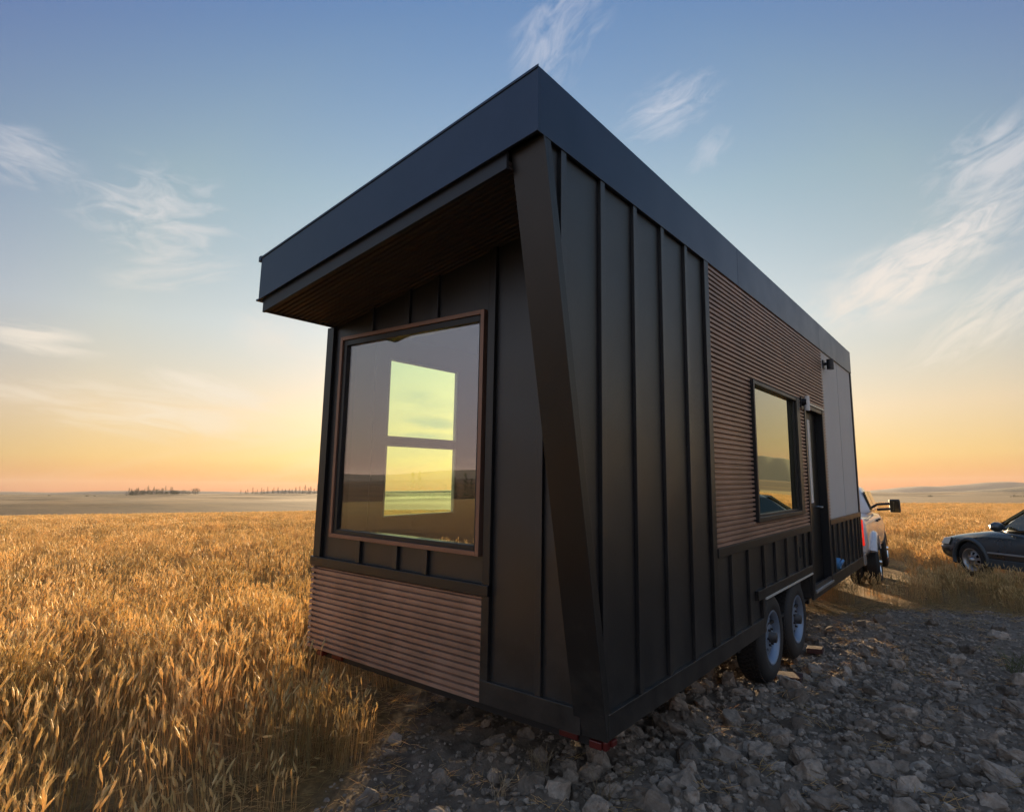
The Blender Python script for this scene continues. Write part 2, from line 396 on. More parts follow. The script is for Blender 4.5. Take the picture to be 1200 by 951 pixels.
cr(1.70,2.72,1.19,3.452); cr(2.72,4.47,2.62,3.452); cr(2.72,4.47,1.19,1.335); cr(4.47,4.77,1.19,3.452); cr(4.77,5.82,2.63,3.452); cr(5.82,5.97,1.19,3.452)
cs.build('corrugated_side_panel',M['copper'],H)
# grey rear panels
g=MB(); g.box(.001,.012,5.97,7.10,1.19,3.452); g.box(.001,.012,7.125,LN-.07,1.19,3.452)
g.build('grey_panel',M['grey'],H,bevel=.002)
# side window
sw=MB(); 
sw.box(-.06,.055,2.70,2.735,1.33,2.62); sw.box(-.06,.05,4.33,4.47,1.33,2.62); sw.box(-.06,.045,2.735,4.33,2.585,2.62); sw.box(-.06,.05,2.735,4.33,1.33,1.37)
wf=sw.build('window',M['darkframe'],H,bevel=.003)
sg=MB(); sg.box(-.012,-.004,2.73,4.34,1.36,2.59); sg.build('pane',M['glass_side'],wf)
s2=MB(); s2.box(-.003,.02,4.30,4.33,1.37,2.585); s2.box(-.003,.02,2.735,4.30,1.37,1.39); s2.build('sash',M['darkframe'],wf,bevel=.002)
# door
dr=MB(); dr.box(-.10,-.06,4.83,5.76,.46,2.55)
door=dr.build('door',M['door'],H,bevel=.003)
df=MB(); df.box(-.12,.035,4.765,4.83,.43,2.60); df.box(-.12,.035,5.76,5.825,.43,2.60); df.box(-.12,.03,4.83,5.76,2.55,2.60)
df.build('door_frame',M['darkframe'],H,bevel=.003)
dt=MB(); dt.box(.0,.045,4.80,5.85,2.602,2.625); dt.build('door_drip_cap',M['galv'],H)
dg=MB(); dg.box(-.058,-.020,5.14,5.20,1.42,2.44); dg.box(-.058,-.03,5.29,5.30,1.42,2.44); dg.box(-.058,-.03,5.20,5.29,2.42,2.44); dg.box(-.058,-.03,5.20,5.29,1.42,1.44)
dlf=dg.build('door_light_frame',M['white'],door,bevel=.002)
dp=MB(); dp.box(-.055,-.05,5.20,5.29,1.44,2.42); dp.build('door_glass',M['glass_side'],door)
dh=MB(); dh.tube((-.06,5.62,1.36),(-.0,5.62,1.36),.012); dh.tube((-.0,5.62,1.36),(-.0,5.52,1.36),.009); dh.build('handle',M['galv'],door)
th=MB(); th.box(-.10,.05,4.82,5.80,.425,.452); th.build('door_sill',M['galv'],H,bevel=.003)
# small lights
sc_=MB(); sc_.box(.02,.04,4.60,4.70,2.53,2.66); sc_.tube((.04,4.65,2.60),(.09,4.65,2.60),.045,.045,16); sl=sc_.build('porch_light',M['darkframe'],H,bevel=.003)
s3=MB(); s3.tube((.09,4.65,2.50),(.09,4.65,2.67),.03,.03,16); s3.build('lamp_glass',M['white'],sl)
sc2=MB(); sc2.box(.012,.03,6.08,6.20,3.22,3.33); sc2.tube((.03,6.14,3.28),(.10,6.14,3.28),.02); sc2.tube((.10,6.14,3.20),(.10,6.14,3.34),.045,.045,16); sc2.build('spot_light',M['darkframe'],H)
bl=MB(); bl.tube((.0,6.27,.60),(.05,6.27,.60),.075,.068,24); bl.tube((.05,6.27,.615),(.075,6.27,.60),.055,.05,20); bl.build('power_inlet',M['blue'],H)
vt=MB(); vt.box(.0,.008,4.31,4.36,.86,.98); vt.box(.008,.012,4.325,4.345,.88,.96); vt.build('outlet_cover',M['hub'],H)
fs=MB(); fs.box(.0,.038,2.87,4.73,.645,.664); fs.build('fender_strip',simple('bright_strip',(.75,.74,.68),.3,metal=.5),H,bevel=.002)

# front wall (y=0..0.1)
fw=MB()
def fb(x0,x1,z0,z1=None,y0=0,y1=.1):
    if z1 is None:  # up to the soffit
        fw.hexa([(x0,y0,z0),(x0,y0,zs(x0)),(x0,y1,z0),(x0,y1,zs(x0)),(x1,y0,z0),(x1,y0,zs(x1)),(x1,y1,z0),(x1,y1,zs(x1))])
    else: fw.box(x0,x1,y0,y1,z0,z1)
fb(-W,-2.37,ZB); fb(-2.37,-.885,ZB,1.245); fb(-2.37,-.885,2.775); fb(-.885,-.101,ZB)
fw.build('front_wall',M['panel'],H)
def fbat(x,z0,z1=None,wd=.045):
    zz=z1 if z1 else zs(x)-.004
    fbt=MB(); fbt.box(x,x+wd,-.024,0,z0,zz); fbt.build('batten',M['panel'],H,bevel=.002)
for x in (-2.09,-1.675,-1.375): fbat(x,1.05,1.215); fbat(x+.015,2.80)
fbat(-.435,.50)
ft=MB(); 
ft.box(-.835,-.775,-.030,0,.50,zs(-.835)-.004); ft.box(-.835,-.125,-.032,0,ZB-.01,.50)
ft.box(-W-.012,-W+.075,-.032,.0,1.05,zs(-W)-.004); ft.box(-W-.012,-W,0,.08,1.05,zs(-W)-.004)
ft.box(-W-.03,-.775,-.045,0,.985,1.05)
ft.build('front_trim',M['trim'],H,bevel=.003)
cf=MB(); corr(cf,(-W-.03,-.001,.365),(1,0,0),(0,0,1),(0,-1,0),W-.838+.03,.62); corr(cf,(-W-.001,-.02,.365),(0,1,0),(0,0,1),(-1,0,0),.3,.62)
cf.build('corrugated_front_panel',M['copper'],H)
# front window
x0,x1,z0,z1=-2.406,-.857,1.214,2.802
ff=MB()
for (a,b,c,d,y) in ((x0,x0+.03,z0,z1,-.045),(x1-.03,x1,z0,z1,-.045),(x0+.03,x1-.03,z1-.03,z1,-.045),(x0+.03,x1-.03,z0,z0+.03,-.045)): ff.box(a,b,y,.01,c,d)
fwn=ff.build('window',M['coppertrim'],H,bevel=.002)
f2=MB(); e=.03
f2.box(x0+e,x0+e+.042,-.03,.07,z0+e,z1-e); f2.box(x1-e-.022,x1-e,-.03,.07,z0+e,z1-e); f2.box(x0+e+.042,x1-e-.022,-.03,.07,z1-e-.045,z1-e); f2.box(x0+e+.042,x1-e-.022,-.03,.07,z0+e,z0+e+.032)
f2.build('frame',M['darkframe'],fwn,bevel=.003)
f3=MB(); f3.box(x0+.06,x1-.04,-.008,-.002,z0+.05,z1-.06); f3.build('pane',M['glass'],fwn)
# roof, fascia, soffit
XF=.03; XL=-2.56; FH=.36
rf=MB()
def zt(x): return 3.808+SL*(x-XF)*1.03
rf.hexa([(XL,YO+.01,zt(XL)-.03),(XL,YO+.01,zt(XL)-.004),(XL,LN,zt(XL)-.03),(XL,LN,zt(XL)-.004),(XF-.01,YO+.01,zt(XF)-.03),(XF-.01,YO+.01,zt(XF)-.004),(XF-.01,LN,zt(XF)-.03),(XF-.01,LN,zt(XF)-.004)])
rf.build('roof',M['roof'],H)
fa=MB()
def fz(x): return 3.448+(x-XF)*SL*.98
def fpan(y0,y1): # front/rear fascia, slanted quad slab
    fa.hexa([(XL,y0,fz(XL)),(XL,y0,zt(XL)),(XL,y1,fz(XL)),(XL,y1,zt(XL)),(XF,y0,fz(XF)),(XF,y0,zt(XF)),(XF,y1,fz(XF)),(XF,y1,zt(XF))])
fpan(YO,YO+.02); fpan(LN+.01,LN+.03)
for y0,y1 in ((YO+.02,2.455),(2.459,5.86),(5.864,LN+.01)): fa.box(XF-.02,XF-.0,y0,y1,fz(XF),zt(XF)); 
fa.box(XL,XL+.02,YO+.02,LN+.01,fz(XL),zt(XL))
# drip edge
fa.hexa([(XL-.03,YO-.008,zt(XL)-.035),(XL-.03,YO-.008,zt(XL)+.006),(XL-.03,LN+.03,zt(XL)-.035),(XL-.03,LN+.03,zt(XL)+.006),(XL-.001,YO-.008,zt(XL)-.03),(XL-.001,YO-.008,zt(XL)+.012),(XL-.001,LN+.03,zt(XL)-.03),(XL-.001,LN+.03,zt(XL)+.012)])
fa.box(XL-.035,XL-.002,YO+.0,LN,fz(XL)-.006,fz(XL)+.01)
fa.hexa([(XL,YO-.006,zt(XL)-.012),(XL,YO-.006,zt(XL)+.004),(XL,YO-.0005,zt(XL)-.012),(XL,YO-.0005,zt(XL)+.004),(XF+.005,YO-.006,zt(XF)-.012),(XF+.005,YO-.006,zt(XF)+.004),(XF+.005,YO-.0005,zt(XF)-.012),(XF+.005,YO-.0005,zt(XF)+.004)])
fa.build('fascia',M['fascia'],H,bevel=.002)
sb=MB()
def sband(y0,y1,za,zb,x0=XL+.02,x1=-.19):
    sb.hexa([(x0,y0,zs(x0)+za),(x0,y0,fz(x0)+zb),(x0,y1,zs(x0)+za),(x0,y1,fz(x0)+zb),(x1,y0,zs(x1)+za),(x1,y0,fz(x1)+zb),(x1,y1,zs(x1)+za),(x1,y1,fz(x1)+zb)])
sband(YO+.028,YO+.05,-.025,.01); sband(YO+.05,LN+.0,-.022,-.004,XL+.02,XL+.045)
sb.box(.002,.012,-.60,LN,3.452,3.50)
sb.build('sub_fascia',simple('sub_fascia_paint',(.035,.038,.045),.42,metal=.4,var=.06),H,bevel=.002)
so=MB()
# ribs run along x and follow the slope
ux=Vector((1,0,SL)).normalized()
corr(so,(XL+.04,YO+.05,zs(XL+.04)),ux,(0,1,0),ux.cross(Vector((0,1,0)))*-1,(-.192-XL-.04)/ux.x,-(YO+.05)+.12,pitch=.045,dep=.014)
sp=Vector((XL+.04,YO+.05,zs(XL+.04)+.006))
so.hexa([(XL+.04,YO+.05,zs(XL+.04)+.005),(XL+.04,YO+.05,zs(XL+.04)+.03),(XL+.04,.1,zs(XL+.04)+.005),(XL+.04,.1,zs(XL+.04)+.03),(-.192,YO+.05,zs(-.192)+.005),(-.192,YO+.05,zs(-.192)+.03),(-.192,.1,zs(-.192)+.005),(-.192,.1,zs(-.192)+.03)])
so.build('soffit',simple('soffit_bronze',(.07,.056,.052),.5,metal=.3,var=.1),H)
# left wall with window, rear wall, floor, ceiling
lw=MB(); lt=.1; X0=-W; X1=-W+lt
ly0,ly1,lz0,lz1=.52,1.45,1.31,2.745
for a,b,c,d in ((.1,ly0-.12,ZB,2.95),(ly0-.12,ly1+.16,ZB,lz0-.12),(ly0-.12,ly1+.16,lz1+.08,2.95),(ly1+.16,LN-.1,ZB,2.95)): lw.box(X0,X1,a,b,c,d)
lw.build('left_wall',[M['panel']],H)
li=MB()
for a,b,c,d in ((.1,ly0,.45,2.95),(ly0,ly1,.45,lz0),(ly0,ly1,lz1,2.95),(ly1,LN-.11,.45,2.95)): li.box(X1+.001,X1+.012,a,b,c,d)
li.box(X1+.012,-t-.012,.11,LN-.11,.43,.45)
li.box(-t-.012,-t-.001,.11,2.68,.45,3.35); li.box(-t-.012,-t-.001,2.73,4.46,.66,1.30); li.box(-t-.012,-t-.001,4.5,4.74,.45,3.3); li.box(-t-.012,-t-.001,5.83,LN-.11,.45,3.35)
li.hexa([(X0+.05,.1,2.945),(X0+.05,.1,2.955),(X0+.05,LN-.1,2.945),(X0+.05,LN-.1,2.955),(-t,.1,3.37),(-t,.1,3.38),(-t,LN-.1,3.37),(-t,LN-.1,3.38)])
li.box(-1.9,-1.82,3.4,LN-.11,.45,3.05)
li.build('interior_lining',M['interior'],H)
lwf=MB()
for a,b,c,d in ((ly0-.13,ly0+.02,lz0-.13,lz1+.09),(ly1-.02,ly1+.17,lz0-.13,lz1+.09),(ly0+.02,ly1-.02,lz0-.13,lz0+.02),(ly0+.02,ly1-.02,lz1-.02,lz1+.09),(ly0+.02,ly1-.02,1.955,2.022)): lwf.box(X1-.01,X1+.03,a,b,c,d)
lwn=lwf.build('window',M['interior'],H)
ls=MB()
for z0_,z1_ in ((lz0+.02,1.955),(2.022,lz1-.02)):
    q=.012; ls.box(X1+.0,X1+.034,ly0+.02,ly0+.02+q,z0_,z1_); ls.box(X1+.0,X1+.034,ly1-.02-q,ly1-.02,z0_,z1_); ls.box(X1,X1+.034,ly0+.02+q,ly1-.02-q,z0_,z0_+q); ls.box(X1,X1+.034,ly0+.02+q,ly1-.02-q,z1_-q,z1_)
ls.build('sash',M['intwhite'],lwn)
lp=MB(); lp.box(X1+.004,X1+.010,ly0+.02,ly1-.02,lz0+.02,1.955); lp.box(X1+.004,X1+.010,ly0+.02,ly1-.02,2.022,lz1-.02); lp.build('pane',glass('left_window_glass',(.85,.98,.80),.02),lwn)
rr_=MB(); rr_.prism([(X0,ZB),(0,ZB),(0,3.45),(X0,2.95)],1,LN-.1,LN-.0); rr_.build('rear_wall',M['panel'],H)
# chassis
ch=MB(); ch.box(-W+.06,-.03,.05,.13,.30,ZB-.004); ch.box(-W+.02,-.05,.13,LN,.345,ZB-.006)
for x in (-.62,-2.05): ch.box(x,x+.09,1.0,LN+.0,.16,.345)
for y in (1.2,2.4,4.95,6.3,7.6): ch.box(-W+.1,-.08,y,y+.06,.27,.345)
ch.box(-W+.3,-.3,3.17,3.23,.24,.30) ; ch.box(-W+.3,-.3,4.09,4.15,.24,.30)
ch.box(-.40,-.36,2.85,4.73,.345,1.1); ch.box(-W+.36,-W+.4,2.85,4.73,.345,1.1)
ch.build('chassis',M['steel'],H)
tg=MB()
for s in (-1,1):
    tg.hexa([(-1.3+s*.85,LN-.05,.17),(-1.3+s*.85,LN-.05,.30),(-1.3+s*.04,LN+1.25,.17),(-1.3+s*.04,LN+1.25,.30),(-1.3+s*.93,LN-.05,.17),(-1.3+s*.93,LN-.05,.30),(-1.3+s*.10,LN+1.3,.17),(-1.3+s*.10,LN+1.3,.30)])
tg.box(-1.37,-1.23,LN+1.15,LN+1.45,.24,.34); tg.tube((-1.3,LN+1.0,.12),(-1.3,LN+1.0,.95),.035); tg.tube((-1.5,LN+1.0,.95),(-1.3,LN+1.0,.95),.012)
tg.build('hitch',M['steel'],H)
for x in (-.09,-2.53):
    for k in (0,1):
        tl=MB(); xx=x+(k*-.18 if x>-1 else k*.18); 
        if k==0: tl.box(xx,xx+.075,-.002,.05,.315,.355)
        else: tl.box(xx-.03,xx+.09,.03,.05,.31,.345)
        tl.build('tail_light',M['red'],H,bevel=.006)
tl=MB(); tl.box(-.012,.012,.005,.05,.315,.362); tl.build('marker_light',M['red'],H,bevel=.006)
rb_=MB(); rb_.box(.012,.03,.04,.09,.33,.36); rb_.build('marker_light',M['red'],H,bevel=.004)

def make_wheel(rad=.37,wd=.22,axis='x',parent=None,loc=(0,0,0),side=1,rimmat=None,hubmat=None,rr=.58,spokes=8):
    """wheel whose outer face looks along +side of the axis"""
    e=bpy.data.objects.new('wheel',None); COL.objects.link(e); e.parent=parent; e.location=loc; e.empty_display_size=.1
    ty=MB(); s=side; ri=rad*rr
    prof=[(ri,-.02),(ri+.012,0),(rad*.80,.012),(rad*.93,-.004),(rad*.985,-.022),(rad,-.04),(rad,-wd*.5),(rad,-wd+.04),(rad*.985,-wd+.022),(rad*.93,-wd+.004),(rad*.8,-wd-.012),(ri+.012,-wd),(ri,-wd+.02)]
    ty.lathe([(r,h*s) for r,h in prof],axis,n=64)
    # tread: circumferential grooves + blocks as small raised bars
    n=56
    for i in range(n):
        a=2*math.pi*i/n
        for j,(h0,h1) in enumerate(((-.036,-.070),(-.078,-.105),(-.113,-.145),(-.152,-wd+.036))):
            a0_=a+(.5*2*math.pi/n if j%2 else 0); a1_=a0_+2*math.pi/n*.72
            vs=[]
            for hh in (h0,h1):
                for aa in (a0_,a1_):
                    for r_ in (rad-.004,rad+.009):
                        u,v=r_*math.cos(aa),r_*math.sin(aa); vs.append((hh*s,u,v) if axis=='x' else (u,hh*s,v))
            ty.hexa(vs)
    ty.build('tyre',M['rubber'],e)
    rm=MB(); rprof=[(ri+.014,.002),(ri+.002,.006),(ri-.006,-.012),(ri-.03,-.03),(ri-.034,-.055)]
    rm.lathe([(r,h*s) for r,h in rprof]+[(ri-.034,(-wd+.03)*s)],axis,n=64)
    # dished disc with holes
    rings=[(ri-.034,-.055),(ri*.72,-.05),(ri*.5,-.03),(ri*.36,-.028),(ri*.2,-.028)]
    ns=64; vs=[]
    for r_,h in rings:
        for i in range(ns):
            a=2*math.pi*i/ns; u,v=r_*math.cos(a),r_*math.sin(a); vs.append((h*s,u,v) if axis=='x' else (u,h*s,v))
    fs_=[]
    for k in range(len(rings)-1):
        for i in range(ns):
            if k==1 and (i%(ns//spokes))<(ns//spokes)*.45: continue
            fs_.append((k*ns+i,k*ns+(i+1)%ns,(k+1)*ns+(i+1)%ns,(k+1)*ns+i))
    rm.add(vs,fs_,0,True)
    rm.build('rim',rimmat or M['rim'],e)
    hb=MB(); hb.lathe([(.0,.035*s),(ri*.2,.03*s),(ri*.22,-.03*s),(ri*.3,-.03*s)],axis,n=24)
    for i in range(6):
        a=2*math.pi*i/6; c=Vector((0,math.cos(a),math.sin(a)))*ri*.33 if axis=='x' else Vector((math.cos(a),0,math.sin(a)))*ri*.33
        dd=Vector((s,0,0)) if axis=='x' else Vector((0,s,0))
        hb.tube(c-dd*.03,c-dd*.006,.011,.010,8)
    hb.build('hub',hubmat or M['hub'],e)
    return e
w1=make_wheel(.39,.24,parent=H,loc=(-.02,3.22,.25))
for x,y,z,f in ((-.02,4.17,.25,0),(-W+.02,3.22,.25,1),(-W+.02,4.17,.25,1)):
    c=copy_tree(w1,H); c.location=(x,y,z); c.rotation_euler=(R(23),0,R(180) if f else 0)
# levelling blocks under the tyres (wooden)
def w_of(p): return T@Vector(p)
def block(y,label,x=-.1,sz=(.24,.20,.045),rz=.1,dz=0):
    p=w_of((x,y,0)); b=MB(); b.box(-sz[0]/2,sz[0]/2,-sz[1]/2,sz[1]/2,0,sz[2]); 
    o=b.build('leveling_block',M['redwood'],bevel=.006); o.location=(p.x,p.y,float(gz(p.x,p.y))+dz); o.rotation_euler=(.02,-.04,rz)
    tag(o,label,'block','wheel blocks')
block(3.56,'dull red wooden block on the ground against the nearer trailer tyre',x=.01,dz=.0)
block(4.62,'dull red wooden block on the ground ahead of the farther trailer tyre',x=.03,sz=(.16,.15,.05),dz=.02)

# ------------------------------------------------------------------ vehicles
def car_paint(name,col,metal=.3,rough=.3):
    m=simple(name,col,rough,metal=metal,var=.05,coat=.8); return m
def apply_bool(o,cutters):
    for c in cutters:
        md=o.modifiers.new('b','BOOLEAN'); md.object=c; md.operation='DIFFERENCE'; md.solver='EXACT'
    bpy.context.view_layer.update()
    dg=bpy.context.evaluated_depsgraph_get(); me=bpy.data.meshes.new_from_object(o.evaluated_get(dg))
    o.modifiers.clear(); o.data=me
    for c in cutters: bpy.data.objects.remove(c,do_unlink=True)
def loft(name,secs,m,parent,closed=True,sub=1):
    """secs: [(x,[(y,z)...])] half profiles bottom->top, mirrored about y=0"""
    mb=MB(); n=len(secs[0][1]); vs=[]; ring=2*n
    for x,pr in secs:
        for y,z in pr: vs.append((x,y,z))
        for y,z in reversed(pr): vs.append((x,-y,z))
    fs_=[]
    for k in range(len(secs)-1):
        for i in range(ring):
            j=(i+1)%ring; fs_.append((k*ring+i,k*ring+j,(k+1)*ring+j,(k+1)*ring+i))
    fs_.append(tuple(range(ring))[::-1]); fs_.append(tuple(range((len(secs)-1)*ring,len(secs)*ring)))
    mb.add(vs,fs_,0,True)
    o=mb.build(name,m,parent)
    if sub:
        bm=bmesh.new(); bm.from_mesh(o.data); bmesh.ops.remove_doubles(bm,verts=bm.verts,dist=1e-4); bm.to_mesh(o.data); bm.free()
        md=o.modifiers.new('s','SUBSURF'); md.levels=sub; md.render_levels=sub
        bpy.context.view_layer.update()
        dg=bpy.context.evaluated_depsgraph_get(); me=bpy.data.meshes.new_from_object(o.evaluated_get(dg)); o.modifiers.clear(); o.data=me
    return o
def cyl_cut(x,y0,y1,z,r):
    c=MB(); c.tube((x,y0,z),(x,y1,z),r,r,40,smooth=False); return c.build('cut',M['rubber'])
def quad(mb,ps,off=0.0): 
    ps=[Vector(p) for p in ps]; n=(ps[1]-ps[0]).cross(ps[2]-ps[0]).normalized()
    a=[p+n*off for p in ps]; b=[p-n*.01 for p in ps]; k=len(ps)
    mb.add(a+b,[tuple(range(k)),tuple(range(k,2*k))[::-1]]+[(i,(i+1)%k,k+(i+1)%k,k+i) for i in range(k)])

def make_truck():
    root=empty('pickup_truck',label='white pickup truck with red tail lights hitched ahead of the tiny house',cat='truck')
    P=car_paint('white_truck_paint',(.62,.60,.62),metal=.0,rough=.3); dark=simple('truck_dark_plastic',(.03,.03,.03),.55)
    chrome=simple('chrome',(.75,.75,.75),.12,metal=1); w=1.0
    def s(x,zb,zt,wt=w,tt=.0): return (x,[(0.0,zb),(wt-.12,zb),(wt-.02,zb+.12),(wt,zb+.35),(wt,zt-.28),(wt-.03,zt-.10),(wt-.09,zt),(0,zt+tt)])
    secs=[s(-3.15,.62,1.36,.97),s(-3.12,.60,1.38,.99),s(-2.6,.55,1.38),s(-1.3,.50,1.38),s(-1.2,.50,1.38),s(.0,.48,1.36),s(1.0,.48,1.34,w,.03),s(1.2,.48,1.33,w,.06),s(2.5,.50,1.24,.97,.07),s(2.95,.55,1.18,.93,.04),s(3.05,.62,1.08,.88,.02)]
    b=loft('body',secs,P,root)
    apply_bool(b,[cyl_cut(-1.75,-1.3,1.3,.44,.50),cyl_cut(2.0,-1.3,1.3,.44,.50)])
    for p in b.data.polygons: p.use_smooth=True
    # fenders of the twin rear wheels
    for sd in (-1,1):
        fl=MB(); n=18
        vs=[];
        for k,(dr,dy) in enumerate(((.50,.09),(.53,.095),(.58,.06),(.61,-.01))):
            for i in range(n+1):
                a=math.pi*(.14+.72*i/n); vs.append((-1.75+dr*math.cos(a)*1.05,sd*(w+dy-.02),.44+dr*math.sin(a)))
        for i in range(n+1):
            a=math.pi*(.14+.72*i/n); vs.append((-1.75+.50*math.cos(a)*1.05,sd*(w-.05),.44+.50*math.sin(a)))
        m_=n+1; order=[4,0,1,2,3]
        fs_=[(order[k]*m_+i,order[k]*m_+i+1,order[k+1]*m_+i+1,order[k+1]*m_+i) for k in range(4) for i in range(n)]
        fl.add(vs,fs_,0,True); fl.build('fender',P,root)
    # cab
    def c(x,wb,wt,zb,zt): return (x,[(0,zb),(wb,zb),(wb,zb+.05),(wt+.02,zt-.09),(wt-.06,zt),(0,zt+.03)])
    cab=loft('cab',[(-1.18,[(0,1.33),(.93,1.33),(.93,1.37),(.92,1.39),(.90,1.4),(0,1.4)]),c(-1.10,.95,.78,1.33,1.80),c(-1.0,.96,.78,1.33,1.92),c(-.4,.96,.80,1.33,1.95),c(.4,.96,.79,1.33,1.93),c(.62,.95,.76,1.33,1.84),(1.32,[(0,1.33),(.90,1.33),(.90,1.34),(.88,1.35),(.84,1.36),(0,1.37)])],P,root,sub=1)
    g=MB()
    for sd in (-1,1):
        for x0_,x1_ in ((-1.02,-.30),(-.22,.62)):
            def pt(x,u): # u 0 belt,1 top
                return (x if u==0 else (x*.92-.02),sd*((.965 if u==0 else .845)),1.42 if u==0 else 1.80)
            ps=[pt(x0_,0),pt(x1_,0),pt(x1_,1),pt(x0_,1)]
            if sd>0: ps=ps[::-1]
            g=MB(); quad(g,ps,.012); g.build('side_window',M['autoglass'],root)
    rg=MB(); quad(rg,[(-1.165,.74,1.44),(-1.165,-.74,1.44),(-1.095,-.66,1.80),(-1.095,.66,1.80)],.02); rg.build('rear_window',M['autoglass'],root)
    wg=MB(); quad(wg,[(1.16,-.76,1.44),(1.16,.76,1.44),(.68,.66,1.86),(.68,-.66,1.86)],.03); wg.build('windscreen',M['autoglass'],root)
    lens=simple('truck_red_lens',(.5,.02,.01),.2,coat=.5); nt=lens.node_tree; bb=nt.nodes['Principled BSDF']; bb.inputs['Emission Color'].default_value=(1,.03,.02,1); bb.inputs['Emission Strength'].default_value=.15
    for sd in (-1,1):
        t1=MB()
        t1.box(-3.175,-3.06,sd*.90-.05,sd*.90+.05,1.12,1.30); t1.box(-3.175,-3.06,sd*.90-.05,sd*.90+.05,.84,.98)
        t1.box(-3.168,-3.06,sd*.935-.015,sd*.935+.015,.86,1.28)
        tl=t1.build('tail_light',lens,root,bevel=.01)
        t2=MB(); t2.box(-3.168,-3.07,sd*.83-.05,sd*.83+.05,.985,1.115); t2.build('reverse_lens',M['white'],tl)
    bm=MB(); bm.box(-3.32,-3.08,-.95,.95,.50,.72); bm.build('rear_bumper',simple('grey_bumper',(.22,.22,.22),.45,metal=.5),root,bevel=.03)
    fbp=MB(); fbp.box(3.0,3.18,-.93,.93,.50,.78); fbp.build('front_bumper',chrome,root,bevel=.03)
    tgm=MB(); tgm.box(-3.165,-3.14,-.76,.76,.80,1.34); tg_=tgm.build('tailgate',P,root,bevel=.01)
    hh=MB(); hh.box(-3.18,-3.165,-.12,.12,1.18,1.26); hh.build('handle',dark,tg_)
    for sd in (-1,1):
        mr=MB(); mr.box(.86,.98,sd*1.30-.11,sd*1.30+.11,1.32,1.62); mi=mr.build('mirror',dark,root,bevel=.03)
        ar=MB()
        for z in (1.38,1.50): ar.tube((.90,sd*.93,z),(.90,sd*1.2,z+.02),.028,.028,8)
        ar.build('arm',dark,mi)
        mg=MB(); mg.box(.850,.858,sd*1.30-.085,sd*1.30+.085,1.35,1.59); mg.build('mirror_glass',M['autoglass'],mi)
    for sd in (-1,1):
        for x in (-.35,.30): dh=MB(); dh.box(x-.1,x+.1,sd*1.0-.02,sd*1.0+.02,1.16,1.2); dh.build('door_handle',dark,root,bevel=.005)
    for sd in (-1,1):
        for x,yy in ((-1.75,1.06),(2.0,.98)):
            wh=make_wheel(.42,.24,'y',root,(x,sd*yy,.42),side=sd,rimmat=chrome,hubmat=chrome,rr=.56)
            if x<0: 
                wi=make_wheel(.42,.24,'y',root,(x,sd*(yy-.28),.42),side=sd,rimmat=M['hub'],rr=.56)
    ub=MB(); ub.box(-3.0,2.9,-.5,.5,.42,.60); ub.build('underbody',M['steel'],root)
    return root
truck=make_truck()
th_=R(90+3.5)   # forward along +y, nose swung slightly left
fwd=Vector((math.cos(th_),math.sin(th_),0)); rgt=Vector((fwd.y,-fwd.x,0))
rear=Vector((-.10,9.75,0)); cpos=rear+fwd*3.15-rgt*.98
truck.location=(cpos.x,cpos.y,-.16); truck.rotation_euler=(0,0,th_)

